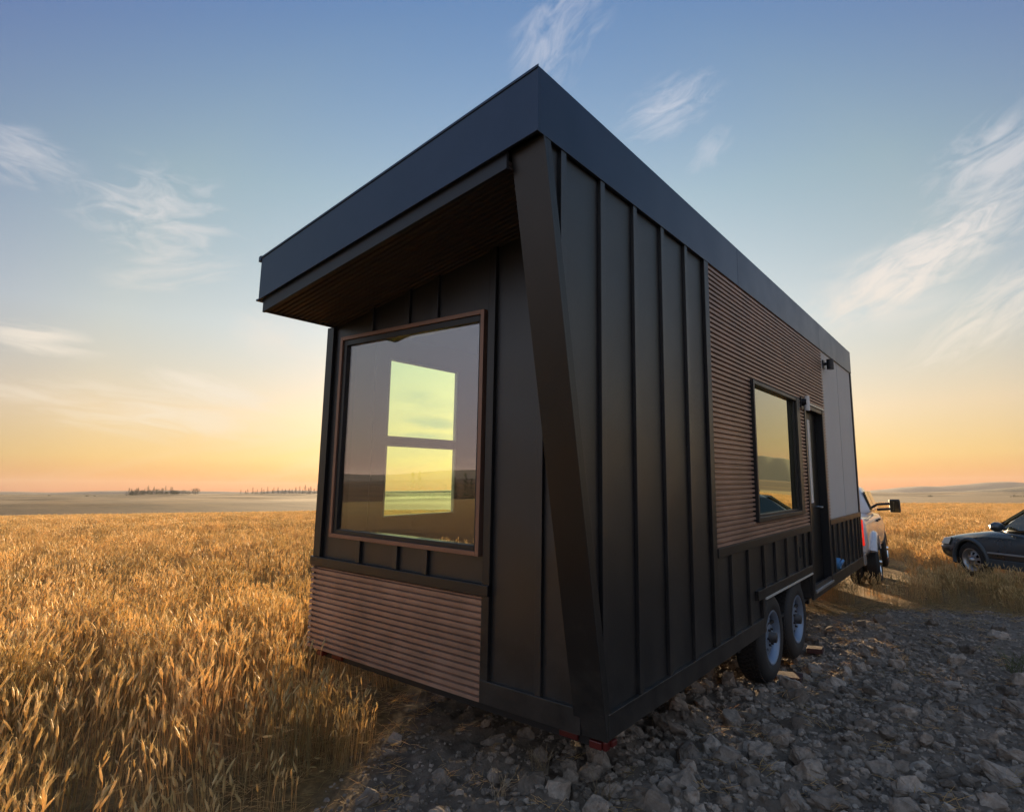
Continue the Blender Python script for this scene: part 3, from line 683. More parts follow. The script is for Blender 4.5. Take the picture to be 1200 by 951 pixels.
def make_wagon():
    root=empty('station_wagon',label='dark blue station wagon standing in the grass at the right edge',cat='car')
    P=car_paint('slate_blue_paint',(.045,.056,.066),metal=.4,rough=.28); clad=simple('body_cladding',(.06,.075,.085),.5); dark=simple('car_dark_plastic',(.012,.012,.013),.5)
    w=.88
    def s(x,zb,zt,wt=w,tt=.0,in_=.10): return (x,[(0,zb),(wt-.10,zb),(wt-.01,zb+.10),(wt,zb+.28),(wt-.015,zt-.20),(wt-.05,zt-.05),(wt-in_-.05,zt+.0),(0,zt+tt)])
    secs=[s(-2.4,.42,.92,.74),s(-2.32,.32,.98,.83),s(-1.6,.24,.98),s(-.6,.22,.96),s(.3,.22,.94),s(.85,.22,.93,w,.03),s(1.0,.22,.92,w,.045),s(1.6,.24,.84,.86,.06),s(2.05,.26,.77,.82,.05),s(2.28,.30,.70,.74,.03),s(2.36,.36,.62,.62,.0)]
    b=loft('body',secs,P,root)
    apply_bool(b,[cyl_cut(1.36,-1.2,1.2,.33,.385),cyl_cut(-1.30,-1.2,1.2,.33,.385)])
    def c(x,wb,wt,zb,zt): return (x,[(0,zb),(wb,zb),(wb,zb+.04),(wt+.02,zt-.07),(wt-.06,zt),(0,zt+.02)])
    loft('cab',[(-2.30,[(0,.9),(.74,.9),(.74,.93),(.7,.95),(.65,.96),(0,.97)]),c(-1.95,.80,.60,.9,1.40),c(-1.6,.81,.64,.9,1.46),c(-.6,.82,.66,.9,1.49),c(-.05,.82,.64,.9,1.46),c(.12,.81,.62,.9,1.40),(.98,[(0,.88),(.80,.88),(.80,.90),(.77,.92),(.72,.93),(0,.96)])],P,root)
    g=MB()
    for sd in (-1,1):
        for q in ([(-.42,0),(.62,0),(.02,1),(-.42,1)],[(-1.25,0),(-.50,0),(-.50,1),(-1.22,1)],[(-1.95,0),(-1.33,0),(-1.30,1),(-1.75,1)]):
            ps=[(x,sd*(.822 if u==0 else .685),.965 if u==0 else 1.37) for x,u in q]
            if sd>0: ps=ps[::-1]
            g=MB(); quad(g,ps,.012); g.build('side_window',M['autoglass'],root)
    wg=MB(); quad(wg,[(.90,-.68,.965),(.90,.68,.965),(.17,.56,1.40),(.17,-.56,1.40)],.035); ws=wg.build('windscreen',M['autoglass'],root)
    wi=MB(); wi.tube((.93,.1,.985),(.80,-.55,1.04),.010,.008,6); wi.tube((.93,.6,.985),(.80,-.02,1.05),.010,.008,6); wi.build('wiper',dark,ws)
    for sd in (-1,1):
        mi=MB(); mi.lathe([(.0,-.12),(.06,-.11),(.085,-.05),(.09,.03),(.06,.10),(0,.12)],'y',(.52,sd*1.0,1.02),16); m=mi.build('mirror',P,root)
        a=MB(); a.tube((.55,sd*.82,.97),(.54,sd*.92,1.0),.025,.02,8); a.build('arm',dark,m)
        hl=MB(); hl.hexa([(2.12,sd*.60,.60),(2.08,sd*.60,.74),(1.90,sd*.845,.60),(1.86,sd*.80,.75),(2.31,sd*.52,.58),(2.22,sd*.52,.71),(2.16,sd*.80,.585),(2.10,sd*.77,.715)])
        hl.build('headlight',simple('headlight_glass',(.75,.72,.6),.12,coat=1),root,bevel=.01)
        n=20
        for xc in (1.36,-1.30):
            vs=[]
            for dr,dy in ((.375,-.03),(.375,.022),(.42,.026),(.445,-.02)):
                for i in range(n+1):
                    t_=math.pi*(-.06+1.12*i/n); vs.append((xc+dr*math.cos(t_),sd*(w+dy),.33+dr*math.sin(t_)))
            ac=MB(); m_=n+1; ac.add(vs,[(k*m_+i,k*m_+i+1,(k+1)*m_+i+1,(k+1)*m_+i) for k in range(3) for i in range(n)],0,True); ac.build('arch_flare',clad,root)
        sk=MB(); sk.box(-.86,.92,sd*.86-.03,sd*.86+.03,.24,.40); sk.build('sill_cladding',clad,root,bevel=.012)
        st=MB(); st.box(-.86,.93,sd*.885-.012,sd*.885+.012,.50,.53); st.build('door_moulding',simple('light_strip',(.35,.38,.4),.35,metal=.3),root,bevel=.004)
        for x in (-.35,-1.1): dd=MB(); dd.box(x-.08,x+.08,sd*.88-.015,sd*.88+.015,.80,.83); dd.build('door_handle',P,root,bevel=.005)
        for x in (1.36,-1.30): make_wheel(.335,.20,'y',root,(x,sd*.86,.335),side=sd,rimmat=M['galv'],hubmat=M['galv'],rr=.62,spokes=8)
    bu=MB(); bu.box(2.22,2.40,-.60,.60,.36,.52); bu.build('bumper',dark,root,bevel=.04)
    gr=MB(); gr.box(2.30,2.355,-.40,.40,.54,.66); gr.build('grille',dark,root,bevel=.01)
    pl=MB(); pl.box(2.40,2.41,-.16,.16,.40,.49); pl.build('plate',M['white'],root)
    rk=MB()
    for sd in (-1,1): rk.tube((-1.7,sd*.56,1.53),(-.1,sd*.56,1.53),.016,.016,8)
    rk.build('roof_rail',dark,root)
    ub=MB(); ub.box(-2.2,2.1,-.6,.6,.2,.3); ub.build('underbody',M['steel'],root)
    il=MB(); il.box(-1.8,.5,-.7,.7,.3,.88); il.build('interior',dark,root)
    return root
wag=make_wagon()
hd=Vector((-.68,.73,0)).normalized(); rgt=Vector((hd.y,-hd.x,0)); lft=-rgt
# the nearer front wheel (left side of car faces the camera)
fw_pt=Vector((1.31,12.5,0)); cpos=fw_pt-hd*1.36-lft*.86
wag.location=(cpos.x,cpos.y,-.04); wag.rotation_euler=(0,0,math.atan2(hd.y,hd.x))

# ------------------------------------------------------------------ vegetation materials
def leafy(name,c1,c2,trans=.45,rough=.6,pos_scale=.8):
    m=bpy.data.materials.new(name); m.use_nodes=True; nt=m.node_tree; nt.nodes.clear(); L=nt.links.new
    out=N(nt,'ShaderNodeOutputMaterial'); oi=N(nt,'ShaderNodeObjectInfo'); geo=N(nt,'ShaderNodeNewGeometry')
    no=N(nt,'ShaderNodeTexNoise'); no.inputs['Scale'].default_value=pos_scale; no.inputs['Detail'].default_value=3; L(geo.outputs['Position'],no.inputs['Vector'])
    n2=N(nt,'ShaderNodeTexNoise'); n2.inputs['Scale'].default_value=23; L(geo.outputs['Position'],n2.inputs['Vector'])
    a=N(nt,'ShaderNodeMath',operation='ADD'); L(no.outputs['Fac'],a.inputs[0]); L(n2.outputs['Fac'],a.inputs[1])
    b=N(nt,'ShaderNodeMath',operation='MULTIPLY_ADD'); L(oi.outputs['Random'],b.inputs[0]); b.inputs[1].default_value=.45; L(a.outputs[0],b.inputs[2])
    mr=N(nt,'ShaderNodeMapRange'); mr.inputs['From Min'].default_value=.85; mr.inputs['From Max'].default_value=1.55; L(b.outputs[0],mr.inputs['Value'])
    rp=N(nt,'ShaderNodeValToRGB'); e=rp.color_ramp.elements; e[0].color=(*c1,1); e[1].color=(*c2,1); L(mr.outputs[0],rp.inputs[0])
    d=N(nt,'ShaderNodeBsdfDiffuse'); t_=N(nt,'ShaderNodeBsdfTranslucent'); g_=N(nt,'ShaderNodeBsdfGlossy'); g_.inputs['Roughness'].default_value=.45
    mx=N(nt,'ShaderNodeMixShader'); mx.inputs[0].default_value=trans; m2=N(nt,'ShaderNodeMixShader'); m2.inputs[0].default_value=.03
    L(rp.outputs[0],d.inputs[0]); L(rp.outputs[0],t_.inputs[0]); L(d.outputs[0],mx.inputs[1]); L(t_.outputs[0],mx.inputs[2]); L(mx.outputs[0],m2.inputs[1]); L(g_.outputs[0],m2.inputs[2]); L(m2.outputs[0],out.inputs[0])
    return m
straw=leafy('ripe_straw',(.31,.24,.095),(.80,.53,.24),.5)
headm=leafy('seed_heads',(.50,.37,.15),(.92,.70,.36),.45)
drygrass=leafy('dry_grass',(.26,.20,.12),(.48,.38,.24),.4)
greenish=leafy('green_weed',(.07,.10,.03),(.16,.19,.06),.35)

def wheat_clump(name,n,h,spread,m,lean=.22,head=True,seed=0,thin=1.):
    rd=random.Random(seed); mb=MB()
    for _ in range(n):
        a=rd.uniform(0,2*math.pi); rr=spread*math.sqrt(rd.random()); bx,by=rr*math.cos(a),rr*math.sin(a)
        hh=h*rd.uniform(.62,1.08); la=rd.uniform(0,2*math.pi); le=lean*rd.uniform(.2,1.3)*hh
        wd=.0017*rd.uniform(.8,1.5)*thin; fa=rd.uniform(0,math.pi); 
        if rd.random()<.05: le=hh*.9; hh*=.45
        pts=[]
        for k in range(4):
            t_=k/3; pts.append(Vector((bx+math.cos(la)*le*t_*t_,by+math.sin(la)*le*t_*t_,hh*t_)))
        cx=Vector((math.cos(fa),math.sin(fa),0))*wd; cy=Vector((-math.sin(fa),math.cos(fa),0))*wd
        # triangular stem
        vs=[]
        for p in pts:
            vs+=[p+cx,p-cx*.5+cy*.8,p-cx*.5-cy*.8]
        mb.add(vs,[(k*3+i,k*3+(i+1)%3,k*3+3+(i+1)%3,k*3+3+i) for k in range(3) for i in range(3)])
        # dry leaves
        for _l in range(rd.choice((0,0,1,1,1))):
            t_=rd.uniform(.15,.8); p=Vector((bx+math.cos(la)*le*t_*t_,by+math.sin(la)*le*t_*t_,hh*t_)); aa=rd.uniform(0,2*math.pi); ll=rd.uniform(.05,.13)*h/.6
            d_=Vector((math.cos(aa),math.sin(aa),0)); s_=Vector((-d_.y,d_.x,0))*.0018*thin
            q1=p+d_*ll*.4+Vector((0,0,ll*.35)); q2=p+d_*ll*.85+Vector((0,0,-ll*rd.uniform(-.2,.5)))
            mb.add([p-s_*.5,p+s_*.5,q1+s_,q1-s_,q2],[(0,1,2,3),(3,2,4)])
        hv=len(mb.m)
        if head:
            top=pts[-1]; dr_=(pts[-1]-pts[-2]).normalized(); dr_=(dr_+Vector((math.cos(la),math.sin(la),-.35))*rd.uniform(0,.5)).normalized()
            hl=rd.uniform(.05,.08); u=dr_.orthogonal().normalized(); v=dr_.cross(u); vs=[]
            for s_,r_ in ((0,.002),(.25,.0068),(.7,.0058),(1,.0012)):
                for i in range(4):
                    an=math.pi/2*i; vs.append(top+dr_*hl*s_+(u*math.cos(an)+v*math.sin(an))*r_*thin)
            mb.add(vs,[(k*4+i,k*4+(i+1)%4,k*4+4+(i+1)%4,k*4+4+i) for k in range(3) for i in range(4)])
            for i in range(8):
                an=rd.uniform(0,6.28); b0=top+dr_*hl*rd.uniform(.3,.9); o_=(u*math.cos(an)+v*math.sin(an))
                b1=b0+dr_*rd.uniform(.025,.06)+o_*rd.uniform(.015,.04); s2_=o_.cross(dr_)*.0006*thin
                mb.add([b0-s2_,b0+s2_,b1],[(0,1,2)])
            for q_ in range(hv,len(mb.m)): mb.m[q_]=1
    me_o=mb.build(name,[m,headm if head else m],fix=False); COL.objects.unlink(me_o); return me_o

def scatter(name,pts,scales,srcs,m,idx=None,**tags):
    """one object whose geometry nodes place the clump meshes at its points"""
    pts=np.asarray(pts,np.float32); n=len(pts)
    me=bpy.data.meshes.new(name); me.vertices.add(n); me.vertices.foreach_set('co',pts.ravel())
    a=me.attributes.new('sc','FLOAT','POINT'); a.data.foreach_set('value',np.asarray(scales,np.float32))
    a=me.attributes.new('rz','FLOAT_VECTOR','POINT'); rot_=np.zeros((n,3),np.float32); rot_[:,2]=rng.uniform(0,6.283,n); rot_[:,0]=rng.uniform(-.12,.12,n); rot_[:,1]=rng.uniform(-.12,.12,n)
    a.data.foreach_set('vector',rot_.ravel())
    a=me.attributes.new('pick','INT','POINT'); a.data.foreach_set('value',(rng.integers(0,len(srcs),n) if idx is None else idx).astype(np.int32))
    me.materials.append(m)
    o=bpy.data.objects.new(name,me); COL.objects.link(o)
    c=bpy.data.collections.new(name+'_kinds')
    for s_ in srcs: c.objects.link(s_)
    ng=bpy.data.node_groups.new(name,'GeometryNodeTree'); ng.interface.new_socket('Geometry',in_out='INPUT',socket_type='NodeSocketGeometry'); ng.interface.new_socket('Geometry',in_out='OUTPUT',socket_type='NodeSocketGeometry')
    gi=N(ng,'NodeGroupInput'); go=N(ng,'NodeGroupOutput'); ip=N(ng,'GeometryNodeInstanceOnPoints'); ci=N(ng,'GeometryNodeCollectionInfo')
    ci.inputs['Collection'].default_value=c; ci.inputs['Separate Children'].default_value=True; ci.inputs['Reset Children'].default_value=True
    def at(nm,t_):
        x=N(ng,'GeometryNodeInputNamedAttribute'); x.data_type=t_; x.inputs['Name'].default_value=nm; return x.outputs['Attribute']
    L=ng.links.new
    L(gi.outputs[0],ip.inputs['Points']); L(ci.outputs[0],ip.inputs['Instance']); ip.inputs['Pick Instance'].default_value=True
    L(at('pick','INT'),ip.inputs['Instance Index']); L(at('sc','FLOAT'),ip.inputs['Scale'])
    er=N(ng,'FunctionNodeEulerToRotation'); L(at('rz','FLOAT_VECTOR'),er.inputs[0]); L(er.outputs[0],ip.inputs['Rotation'])
    L(ip.outputs[0],go.inputs[0])
    md=o.modifiers.new('scatter','NODES'); md.node_group=ng
    o['kind']='stuff'
    return tag(o,**tags)

srcs=[wheat_clump('wheat_kind_%s'%'abcdefgh'[i],20,.50,.17,straw,seed=i,lean=.07+.045*(i%3)) for i in range(8)]
far_srcs=[wheat_clump('far_wheat_kind_%s'%'abcd'[i],34,.50,.42,straw,seed=50+i,thin=2.0) for i in range(4)]
def polar_pts(r0,r1,a0,a1,dens):
    area=.5*(r1*r1-r0*r0)*R(a1-a0); n=int(area*dens)
    r=np.sqrt(rng.uniform(r0*r0,r1*r1,n)); a=np.radians(rng.uniform(a0,a1,n))
    return 1.7+r*np.sin(a),-3+r*np.cos(a)
def under_things(x,y):
    # trailer wheels/truck/wagon footprints stay clear of tall stalks
    h=(x>-2.62)&(x<.05)&(y>-.1)&(y<8.3)
    tr_=(np.abs((x-truck.location.x)*math.sin(th_)-(y-truck.location.y)*math.cos(th_))<1.45)&(np.abs((x-truck.location.x)*math.cos(th_)+(y-truck.location.y)*math.sin(th_))<3.2)
    dx,dy=x-wag.location.x,y-wag.location.y
    wg_=(np.abs(dx*hd.x+dy*hd.y)<2.35)&(np.abs(dx*hd.y-dy*hd.x)<.85)
    return h|tr_|wg_
# near field
X=[];Y=[];S=[]
for r0,r1,a0,a1,d in ((.8,9,-110,-20,30),(9,22,-105,-24,15),(9,26,-24,16,15),(22,32,-100,-30,8)):
    x,y=polar_pts(r0,r1,a0,a1,d); X.append(x);Y.append(y)
x=np.concatenate(X);y=np.concatenate(Y)
rb=rub(x,y); edge=rng.uniform(-.16,.12,len(x))
dnoise=fbm(x*.9,y*.9,3,88)
keep=(rb<edge)&(~under_things(x,y))&((x<-.2)|(y>6))&(dnoise+rng.uniform(-.12,.5,len(x))>-.06)
hole=np.exp(-(((x+2.6)/1.1)**2+((y-.2)/.7)**2))   # trampled patch by the camera
keep&=rng.uniform(0,1,len(x))>hole*.75
keep&=np.hypot(x-1.74,y+2.99)>1.6
keep&=rng.uniform(0,1,len(x))<.72+.28*sstep(3.5,7,np.hypot(x-1.7,y+3))
x,y=x[keep],y[keep]
right=sstep(-25,-15,np.degrees(np.arctan2(x-1.7,y+3)))
sc=rng.uniform(.78,1.16,len(x))*(1+.35*fbm(x*.5,y*.5,2,12))*(1-.22*right)
# lower stalks near the bare ground
sc*=.82+.18*sstep(0,.9,-rub(x,y))
scatter('wheat_field',np.stack([x,y,gz(x,y)-.02],-1),sc,srcs,straw,label='ripe golden wheat standing in the near field around the bare ground',cat='wheat')
x,y=polar_pts(28,70,-104,-24,4.2); x2,y2=polar_pts(24,75,-24,16,2.6); x3,y3=polar_pts(70,130,-100,10,1.0)
x=np.concatenate([x,x2,x3]);y=np.concatenate([y,y2,y3])
k_=~under_things(x,y); x,y=x[k_],y[k_]
scatter('distant_wheat',np.stack([x,y,gz(x,y)-.02],-1),rng.uniform(.8,1.12,len(x)),far_srcs,straw,label='golden wheat stretching away to the crest of the field',cat='wheat')

# ------------------------------------------------------------------ stones
def rock_mesh(i,n=26,flat=.65):
    rd=random.Random(300+i); bm=bmesh.new()
    for _ in range(n):
        v=Vector((rd.gauss(0,1),rd.gauss(0,1),rd.gauss(0,1))).normalized()*rd.uniform(.8,1.05); bm.verts.new((v.x*rd.uniform(.95,1.05),v.y*.78,v.z*flat))
    r_=bmesh.ops.convex_hull(bm,input=bm.verts)
    bmesh.ops.delete(bm,geom=list({g for g in r_['geom_interior']+r_['geom_unused'] if isinstance(g,bmesh.types.BMVert)}),context='VERTS')
    bmesh.ops.bevel(bm,geom=bm.edges[:]+bm.verts[:],offset=.05,segments=1,affect='EDGES')
    bmesh.ops.triangulate(bm,faces=bm.faces[:])
    bmesh.ops.subdivide_edges(bm,edges=bm.edges[:],cuts=1,use_grid_fill=True)
    for v in bm.verts:
        nn_=mnoise.fractal(v.co*2.1+Vector((i*7,0,0)),.6,2.,4); v.co+=v.co.normalized()*(nn_*.13+.05*mnoise.noise(v.co*6+Vector((i,3,1))))
    me=bpy.data.meshes.new('rock'); bmesh.ops.recalc_face_normals(bm,faces=bm.faces); bm.to_mesh(me); bm.free()
    return me
def rock_mat():
    m,nt,b=mat('grey_stone'); L=nt.links.new; b.inputs['Roughness'].default_value=.9; b.inputs['Specular IOR Level'].default_value=.25
    tc=N(nt,'ShaderNodeTexCoord'); oi=N(nt,'ShaderNodeObjectInfo'); geo=N(nt,'ShaderNodeNewGeometry')
    n1=N(nt,'ShaderNodeTexNoise'); n1.inputs['Scale'].default_value=18; n1.inputs['Detail'].default_value=8; n1.inputs['Roughness'].default_value=.7; L(geo.outputs['Position'],n1.inputs['Vector'])
    rp=N(nt,'ShaderNodeValToRGB'); e=rp.color_ramp.elements; e[0].position=.3; e[0].color=(.14,.112,.086,1); e[1].position=.75; e[1].color=(.37,.305,.245,1); L(n1.outputs['Fac'],rp.inputs[0])
    mr=N(nt,'ShaderNodeMapRange'); mr.inputs['To Min'].default_value=.6; mr.inputs['To Max'].default_value=1.5; L(oi.outputs['Random'],mr.inputs['Value'])
    mx=N(nt,'ShaderNodeMix',data_type='RGBA',blend_type='MULTIPLY'); mx.inputs['Factor'].default_value=1; L(rp.outputs[0],mx.inputs['A']); L(mr.outputs[0],mx.inputs['B']); L(mx.outputs['Result'],b.inputs['Base Color'])
    bp=N(nt,'ShaderNodeBump'); bp.inputs['Strength'].default_value=.7; bp.inputs['Distance'].default_value=.012; L(n1.outputs['Fac'],bp.inputs['Height']); L(bp.outputs[0],b.inputs['Normal'])
    return m
stone=rock_mat()
rmes=[rock_mesh(i,n=18+(i%5)*4,flat=.55+.06*(i%5)) for i in range(14)]
for me in rmes: me.materials.append(stone)
def gh(x,y): 
    x=np.asarray([x],float);y=np.asarray([y],float); return float((gz(x,y)+relief(x,y))[0])
def add_rock(x,y,s,i,label,rot3=None):
    o=bpy.data.objects.new('rock',rmes[i%len(rmes)]); COL.objects.link(o)
    o.location=(x,y,gh(x,y)+s*.18); o.scale=(s,s*random.uniform(.8,1.1),s*random.uniform(.75,1.1)); o.rotation_euler=rot3 or (random.uniform(-.5,.5),random.uniform(-.5,.5),random.uniform(0,6.28))
    tag(o,label,'rock','loose rocks on the bare ground'); return o
special=[((795,856),.085,'rounded grey rock just right of the lowest house corner'),
 ((1175,912),.10,'large pale rock near the bottom right corner of the picture'),
 ((1128,818+22),.075,'angular grey rock with a lit top edge on the right side of the dirt'),
 ((932,812),.11,'big flat grey rock just in front of the nearer trailer tyre'),
 ((890,905-20),.085,'blocky rock between the trailer tyre and the bottom of the picture'),
 ((456,888),.075,'pale angular rock beside the edge of the wheat'),
 ((432,938),.075,'smooth rock at the bottom beside the wheat'),
 ((1035,905),.085,'long grey rock lying in the middle of the right hand dirt'),
 ((655,935),.09,'broad flat rock at the bottom below the house corner'),
 ((800,925),.11,'large broken clod of rock at the bottom centre right')]
def pxground(px,z=-.05):
    d=Vector(Mw[0])*((px[0]-600)/702.96)-Vector(Mw[1])*((px[1]-443.2)/702.96)+Vector(Mw[2]); t_=(z-Cw.z)/d.z; return Cw+d*t_
placed=[]
for px,s,lab in special:
    p=pxground(px); add_rock(p.x,p.y,s*1.25,len(placed),lab); placed.append((p.x,p.y,s))
cand=[]
while len(cand)<1500:
    x=random.uniform(-2.3,4.6); y=random.uniform(-1.2,9.3)
    r_=math.hypot(x-1.74,y+3)
    if float(rub(np.array([x]),np.array([y]))[0])<.02 or r_<2.9: continue
    heap=math.exp(-(max(0,abs(x-.55)-.7)/.7)**2)*(1-.75*max(0,min(1,(y-4)/3)))
    if random.random()>.25+.75*heap: continue
    s=.026+.10*random.random()**2.8+.02*heap*random.random()
    cand.append((x,y,s,s/r_))
cand.sort(key=lambda c:-c[3])
def rlabel(x,y,s):
    if y>5.5: return 'small grey stone on the flat dirt between the trailer and the grass'
    if x<.0 and y>.2: return 'grey stone lying under or beside the black trailer skirt'
    if x<.2: return 'grey stone in the rubble before the black front wall'
    if y<2.2: return 'grey stone in the loose rubble at the bottom of the picture'
    return 'grey stone scattered on the dark dirt right of the trailer'
cnt=0
for x,y,s,_ in cand:
    if cnt>=285: break
    if any(math.hypot(x-a,y-b)<(s+c)*.75 for a,b,c in placed): continue
    add_rock(x,y,s,random.randrange(14),rlabel(x,y,s)); placed.append((x,y,s)); cnt+=1
# the small stuff
def rub_inside(n,x0,x1,y0,y1):
    x=rng.uniform(x0,x1,n);y=rng.uniform(y0,y1,n); k=rub(x,y)>-.08; return x[k],y[k]
gs=[]
for i in range(6):
    me=rmes[i*2].copy(); o=bpy.data.objects.new('clod_kind_%s'%'abcdef'[i],me); gs.append(o)
x,y=rub_inside(70000,-2.5,4.8,-1.6,9.6)
heap=np.exp(-(np.maximum(0,np.abs(x-.5)-.8)/.8)**2)*(1-.6*np.clip((y-4)/3,0,1))
k_=rng.uniform(0,1,len(x))<.35+.65*heap; x,y,heap=x[k_],y[k_],heap[k_]
s=.005+.036*rng.uniform(0,1,len(x))**2.6*(.5+.65*heap)
scatter('gravel',np.stack([x,y,gz(x,y)+relief(x,y)+s*.02],-1),s,gs,stone,label='loose grey clods and gravel covering the bare dirt beside the trailer',cat='gravel')

def straw_bits(seed,n=9):
    rd=random.Random(seed); mb=MB()
    for _ in range(n):
        a=rd.uniform(0,6.28); p=Vector((rd.gauss(0,.05),rd.gauss(0,.05),rd.uniform(.004,.02))); l=rd.uniform(.05,.17); q=p+Vector((math.cos(a)*l,math.sin(a)*l,rd.uniform(-.01,.04))); mb.tube(p,(p+q)/2+Vector((0,0,rd.uniform(0,.012))),.0016,.0014,4,smooth=False,caps=False); mb.tube((p+q)/2,q,.0014,.0008,4,smooth=False,caps=False)
    o=mb.build('straw_kind_%s'%'abcd'[seed%4],straw,fix=False); COL.objects.unlink(o); return o
x=rng.uniform(-3.2,5,9000); y=rng.uniform(-2.5,10,9000); rb=rub(x,y)
k_=(rb>-.7)&(rng.uniform(0,1,9000)<np.where(rb<.35,.38,.05)); x,y=x[k_],y[k_]
scatter('loose_straw',np.stack([x,y,gz(x,y)+relief(x,y)+.008],-1),rng.uniform(.6,1.2,len(x)),[straw_bits(i) for i in range(4)],straw,label='broken straw littering the edge between the wheat and the bare dirt',cat='straw')

# dry weed tufts
def tuft(px,label,n=26,h=.18,sp=.05,m=drygrass,seed=1,z=-.05,group=None,nm='grass_tuft',cat='grass tuft'):
    p=pxground(px,z); o=wheat_clump(nm,n,h,sp,m,lean=.9,head=False,seed=seed,thin=.8); COL.objects.link(o); o.location=(p.x,p.y,gh(p.x,p.y)); o.name=nm
    tag(o,label,cat,group or 'tufts on the bare ground')
tuft((632,912),'dry straw tuft on the rubble below the front wall, larger of the pair',seed=3)
tuft((585,935),'dry straw tuft at the bottom edge below the front wall, smaller of the pair',20,.13,.04,seed=4)
tuft((705,945),'dry bent straw tuft at the bottom edge under the house corner',18,.12,.05,seed=5)
tuft((900,878),'thin dry grass lying on the rubble right of the house corner',16,.10,.06,seed=6)
tuft((1060,778),'small dry stalk tuft on the flat dirt right of the trailer tyres',14,.16,.03,seed=7)
tuft((1195,785),'low green weed at the right edge of the bare dirt',60,.20,.12,greenish,8,nm='weed',cat='weed')

# ------------------------------------------------------------------ far trees
bark=simple('bark',(.05,.035,.025),.9); fol=simple('dark_needles',(.035,.05,.028),.9,var=.3,spec=.1); fol2=simple('dusty_leaves',(.05,.065,.03),.9,var=.3,spec=.1)
def conifer_mesh(seed,h=9,w_=2.0,bush=False):
    rd=random.Random(seed); mb=MB(); mb.tube((0,0,0),(0,0,h*.9),.16,.03,6,0)
    for i in range(330 if not bush else 420):
        if bush:
            v=Vector((rd.gauss(0,1),rd.gauss(0,1),rd.gauss(0,1))).normalized()*rd.uniform(.5,1.05)*(1+.25*rd.random()); c=Vector((v.x*w_,v.y*w_,h*.52+v.z*h*.46)); s_=.35
        else:
            z=h*(.10+.90*rd.random()**1.25); lim=w_*(1-z/h)**.85*(.75+.45*math.sin(z*5+seed))+.1; a=rd.uniform(0,6.28); r_=lim*rd.uniform(.4,1); c=Vector((r_*math.cos(a),r_*math.sin(a),z-r_*.25)); s_=.30
        d=[Vector((rd.uniform(-1,1),rd.uniform(-1,1),rd.uniform(-.6,.6)))*s_*1.5 for _ in range(3)]
        mb.add([c+d[0],c+d[1],c+d[2]],[(0,1,2)],1)
    return mb
def make_tree(nm,seed,h,w_,bush,leafm):
    o=conifer_mesh(seed,h,w_,bush).build(nm,[bark,leafm],fix=False); COL.objects.unlink(o); return o.data
con=[make_tree('conifer',i,9,3.6,False,fol) for i in range(5)]; bsh=[make_tree('broadleaf_tree',20+i,6,3.2,True,fol2) for i in range(4)]
def put_tree(az,r,s,me,nm,label,group,sink=.4):
    x=1.7+r*math.sin(R(az)); y=-3+r*math.cos(R(az)); o=bpy.data.objects.new(nm,me); COL.objects.link(o)
    o.location=(x,y,float(gz(x,y))-sink); o.scale=(s*random.uniform(.8,1.2),s*random.uniform(.8,1.2),s*random.uniform(.75,1.25)); o.rotation_euler=(0,0,random.uniform(0,6)); tag(o,label,'tree',group)
def az_of(px):
    d=Vector(Mw[0])*((px-600)/702.96)-Vector(Mw[1])*((577-443.2)/702.96)+Vector(Mw[2]); return math.degrees(math.atan2(d.x,d.y))
gA='dark conifers of the clump on the left horizon'; gB='conifers in the row beside the house'
for i in range(30): put_tree(az_of(149+i*2.0+random.uniform(-1,1)),880+random.uniform(-30,30),random.uniform(.55,1.1),(con[i%5] if i%5<3 else bsh[i%4]),('conifer' if i%5<3 else 'broadleaf_tree'),'dark tree in the clump on the left horizon',gA)
for i in range(4): put_tree(az_of(203+i*6),850,random.uniform(.7,1.0),bsh[i%4],'broadleaf_tree','low rounded tree at the right end of the horizon clump','rounded trees on the left horizon')
put_tree(az_of(229),840,1.25,bsh[1],'broadleaf_tree','wide dark rounded tree right of the horizon clump',None or 'rounded trees on the left horizon')
for i in range(24):
    f=i/23; put_tree(az_of(283+f*90+random.uniform(-1.5,1.5)),900-60*f,random.uniform(.5,.8)+.45*f,con[i%5],'conifer','conifer in the row running behind the left edge of the house',gB)
for i in range(12): put_tree(az_of(100+i*5+random.uniform(-2,2)),1000,random.uniform(.3,.5),bsh[i%4],'broadleaf_tree','tiny hedge tree on the far left slope','hedge trees on the far left slope')
put_tree(az_of(58),1100,.5,bsh[2],'broadleaf_tree','lone tiny tree on the far left slope','hedge trees on the far left slope')
put_tree(az_of(1090),700,.55,bsh[0],'broadleaf_tree','lone small tree on the horizon between truck and wagon','lone trees')
put_tree(az_of(1048),900,.4,bsh[1],'broadleaf_tree','very small tree on the horizon just right of the truck mirror','lone trees')
for i in range(5): put_tree(az_of(1184+i*4),600,random.uniform(.22,.35),bsh[i%4],'broadleaf_tree','tiny bush on the slope near the right edge','bushes on the right slope')
for i in range(9): put_tree(221+i*1.0+random.uniform(-.3,.3),150,random.uniform(.55,.8),con[i%5],'conifer','conifer of the grove mirrored in the front window','conifers behind the viewer',.8)

# ------------------------------------------------------------------ haze
hz=MB(); hz.box(-5300,5300,-5300,5300,-60,95); ho=hz.build('haze',[]); ho['kind']='stuff'; tag(ho,label='warm dusty evening haze over the fields and far hills',cat='haze')
hm=bpy.data.materials.new('haze_air'); hm.use_nodes=True; nt=hm.node_tree; nt.nodes.clear(); out=N(nt,'ShaderNodeOutputMaterial'); pv=N(nt,'ShaderNodeVolumePrincipled')
pv.inputs['Color'].default_value=(.66,.64,.64,1); pv.inputs['Density'].default_value=.00009; pv.inputs['Anisotropy'].default_value=.0
nt.links.new(pv.outputs[0],out.inputs['Volume']); ho.data.materials.append(hm)

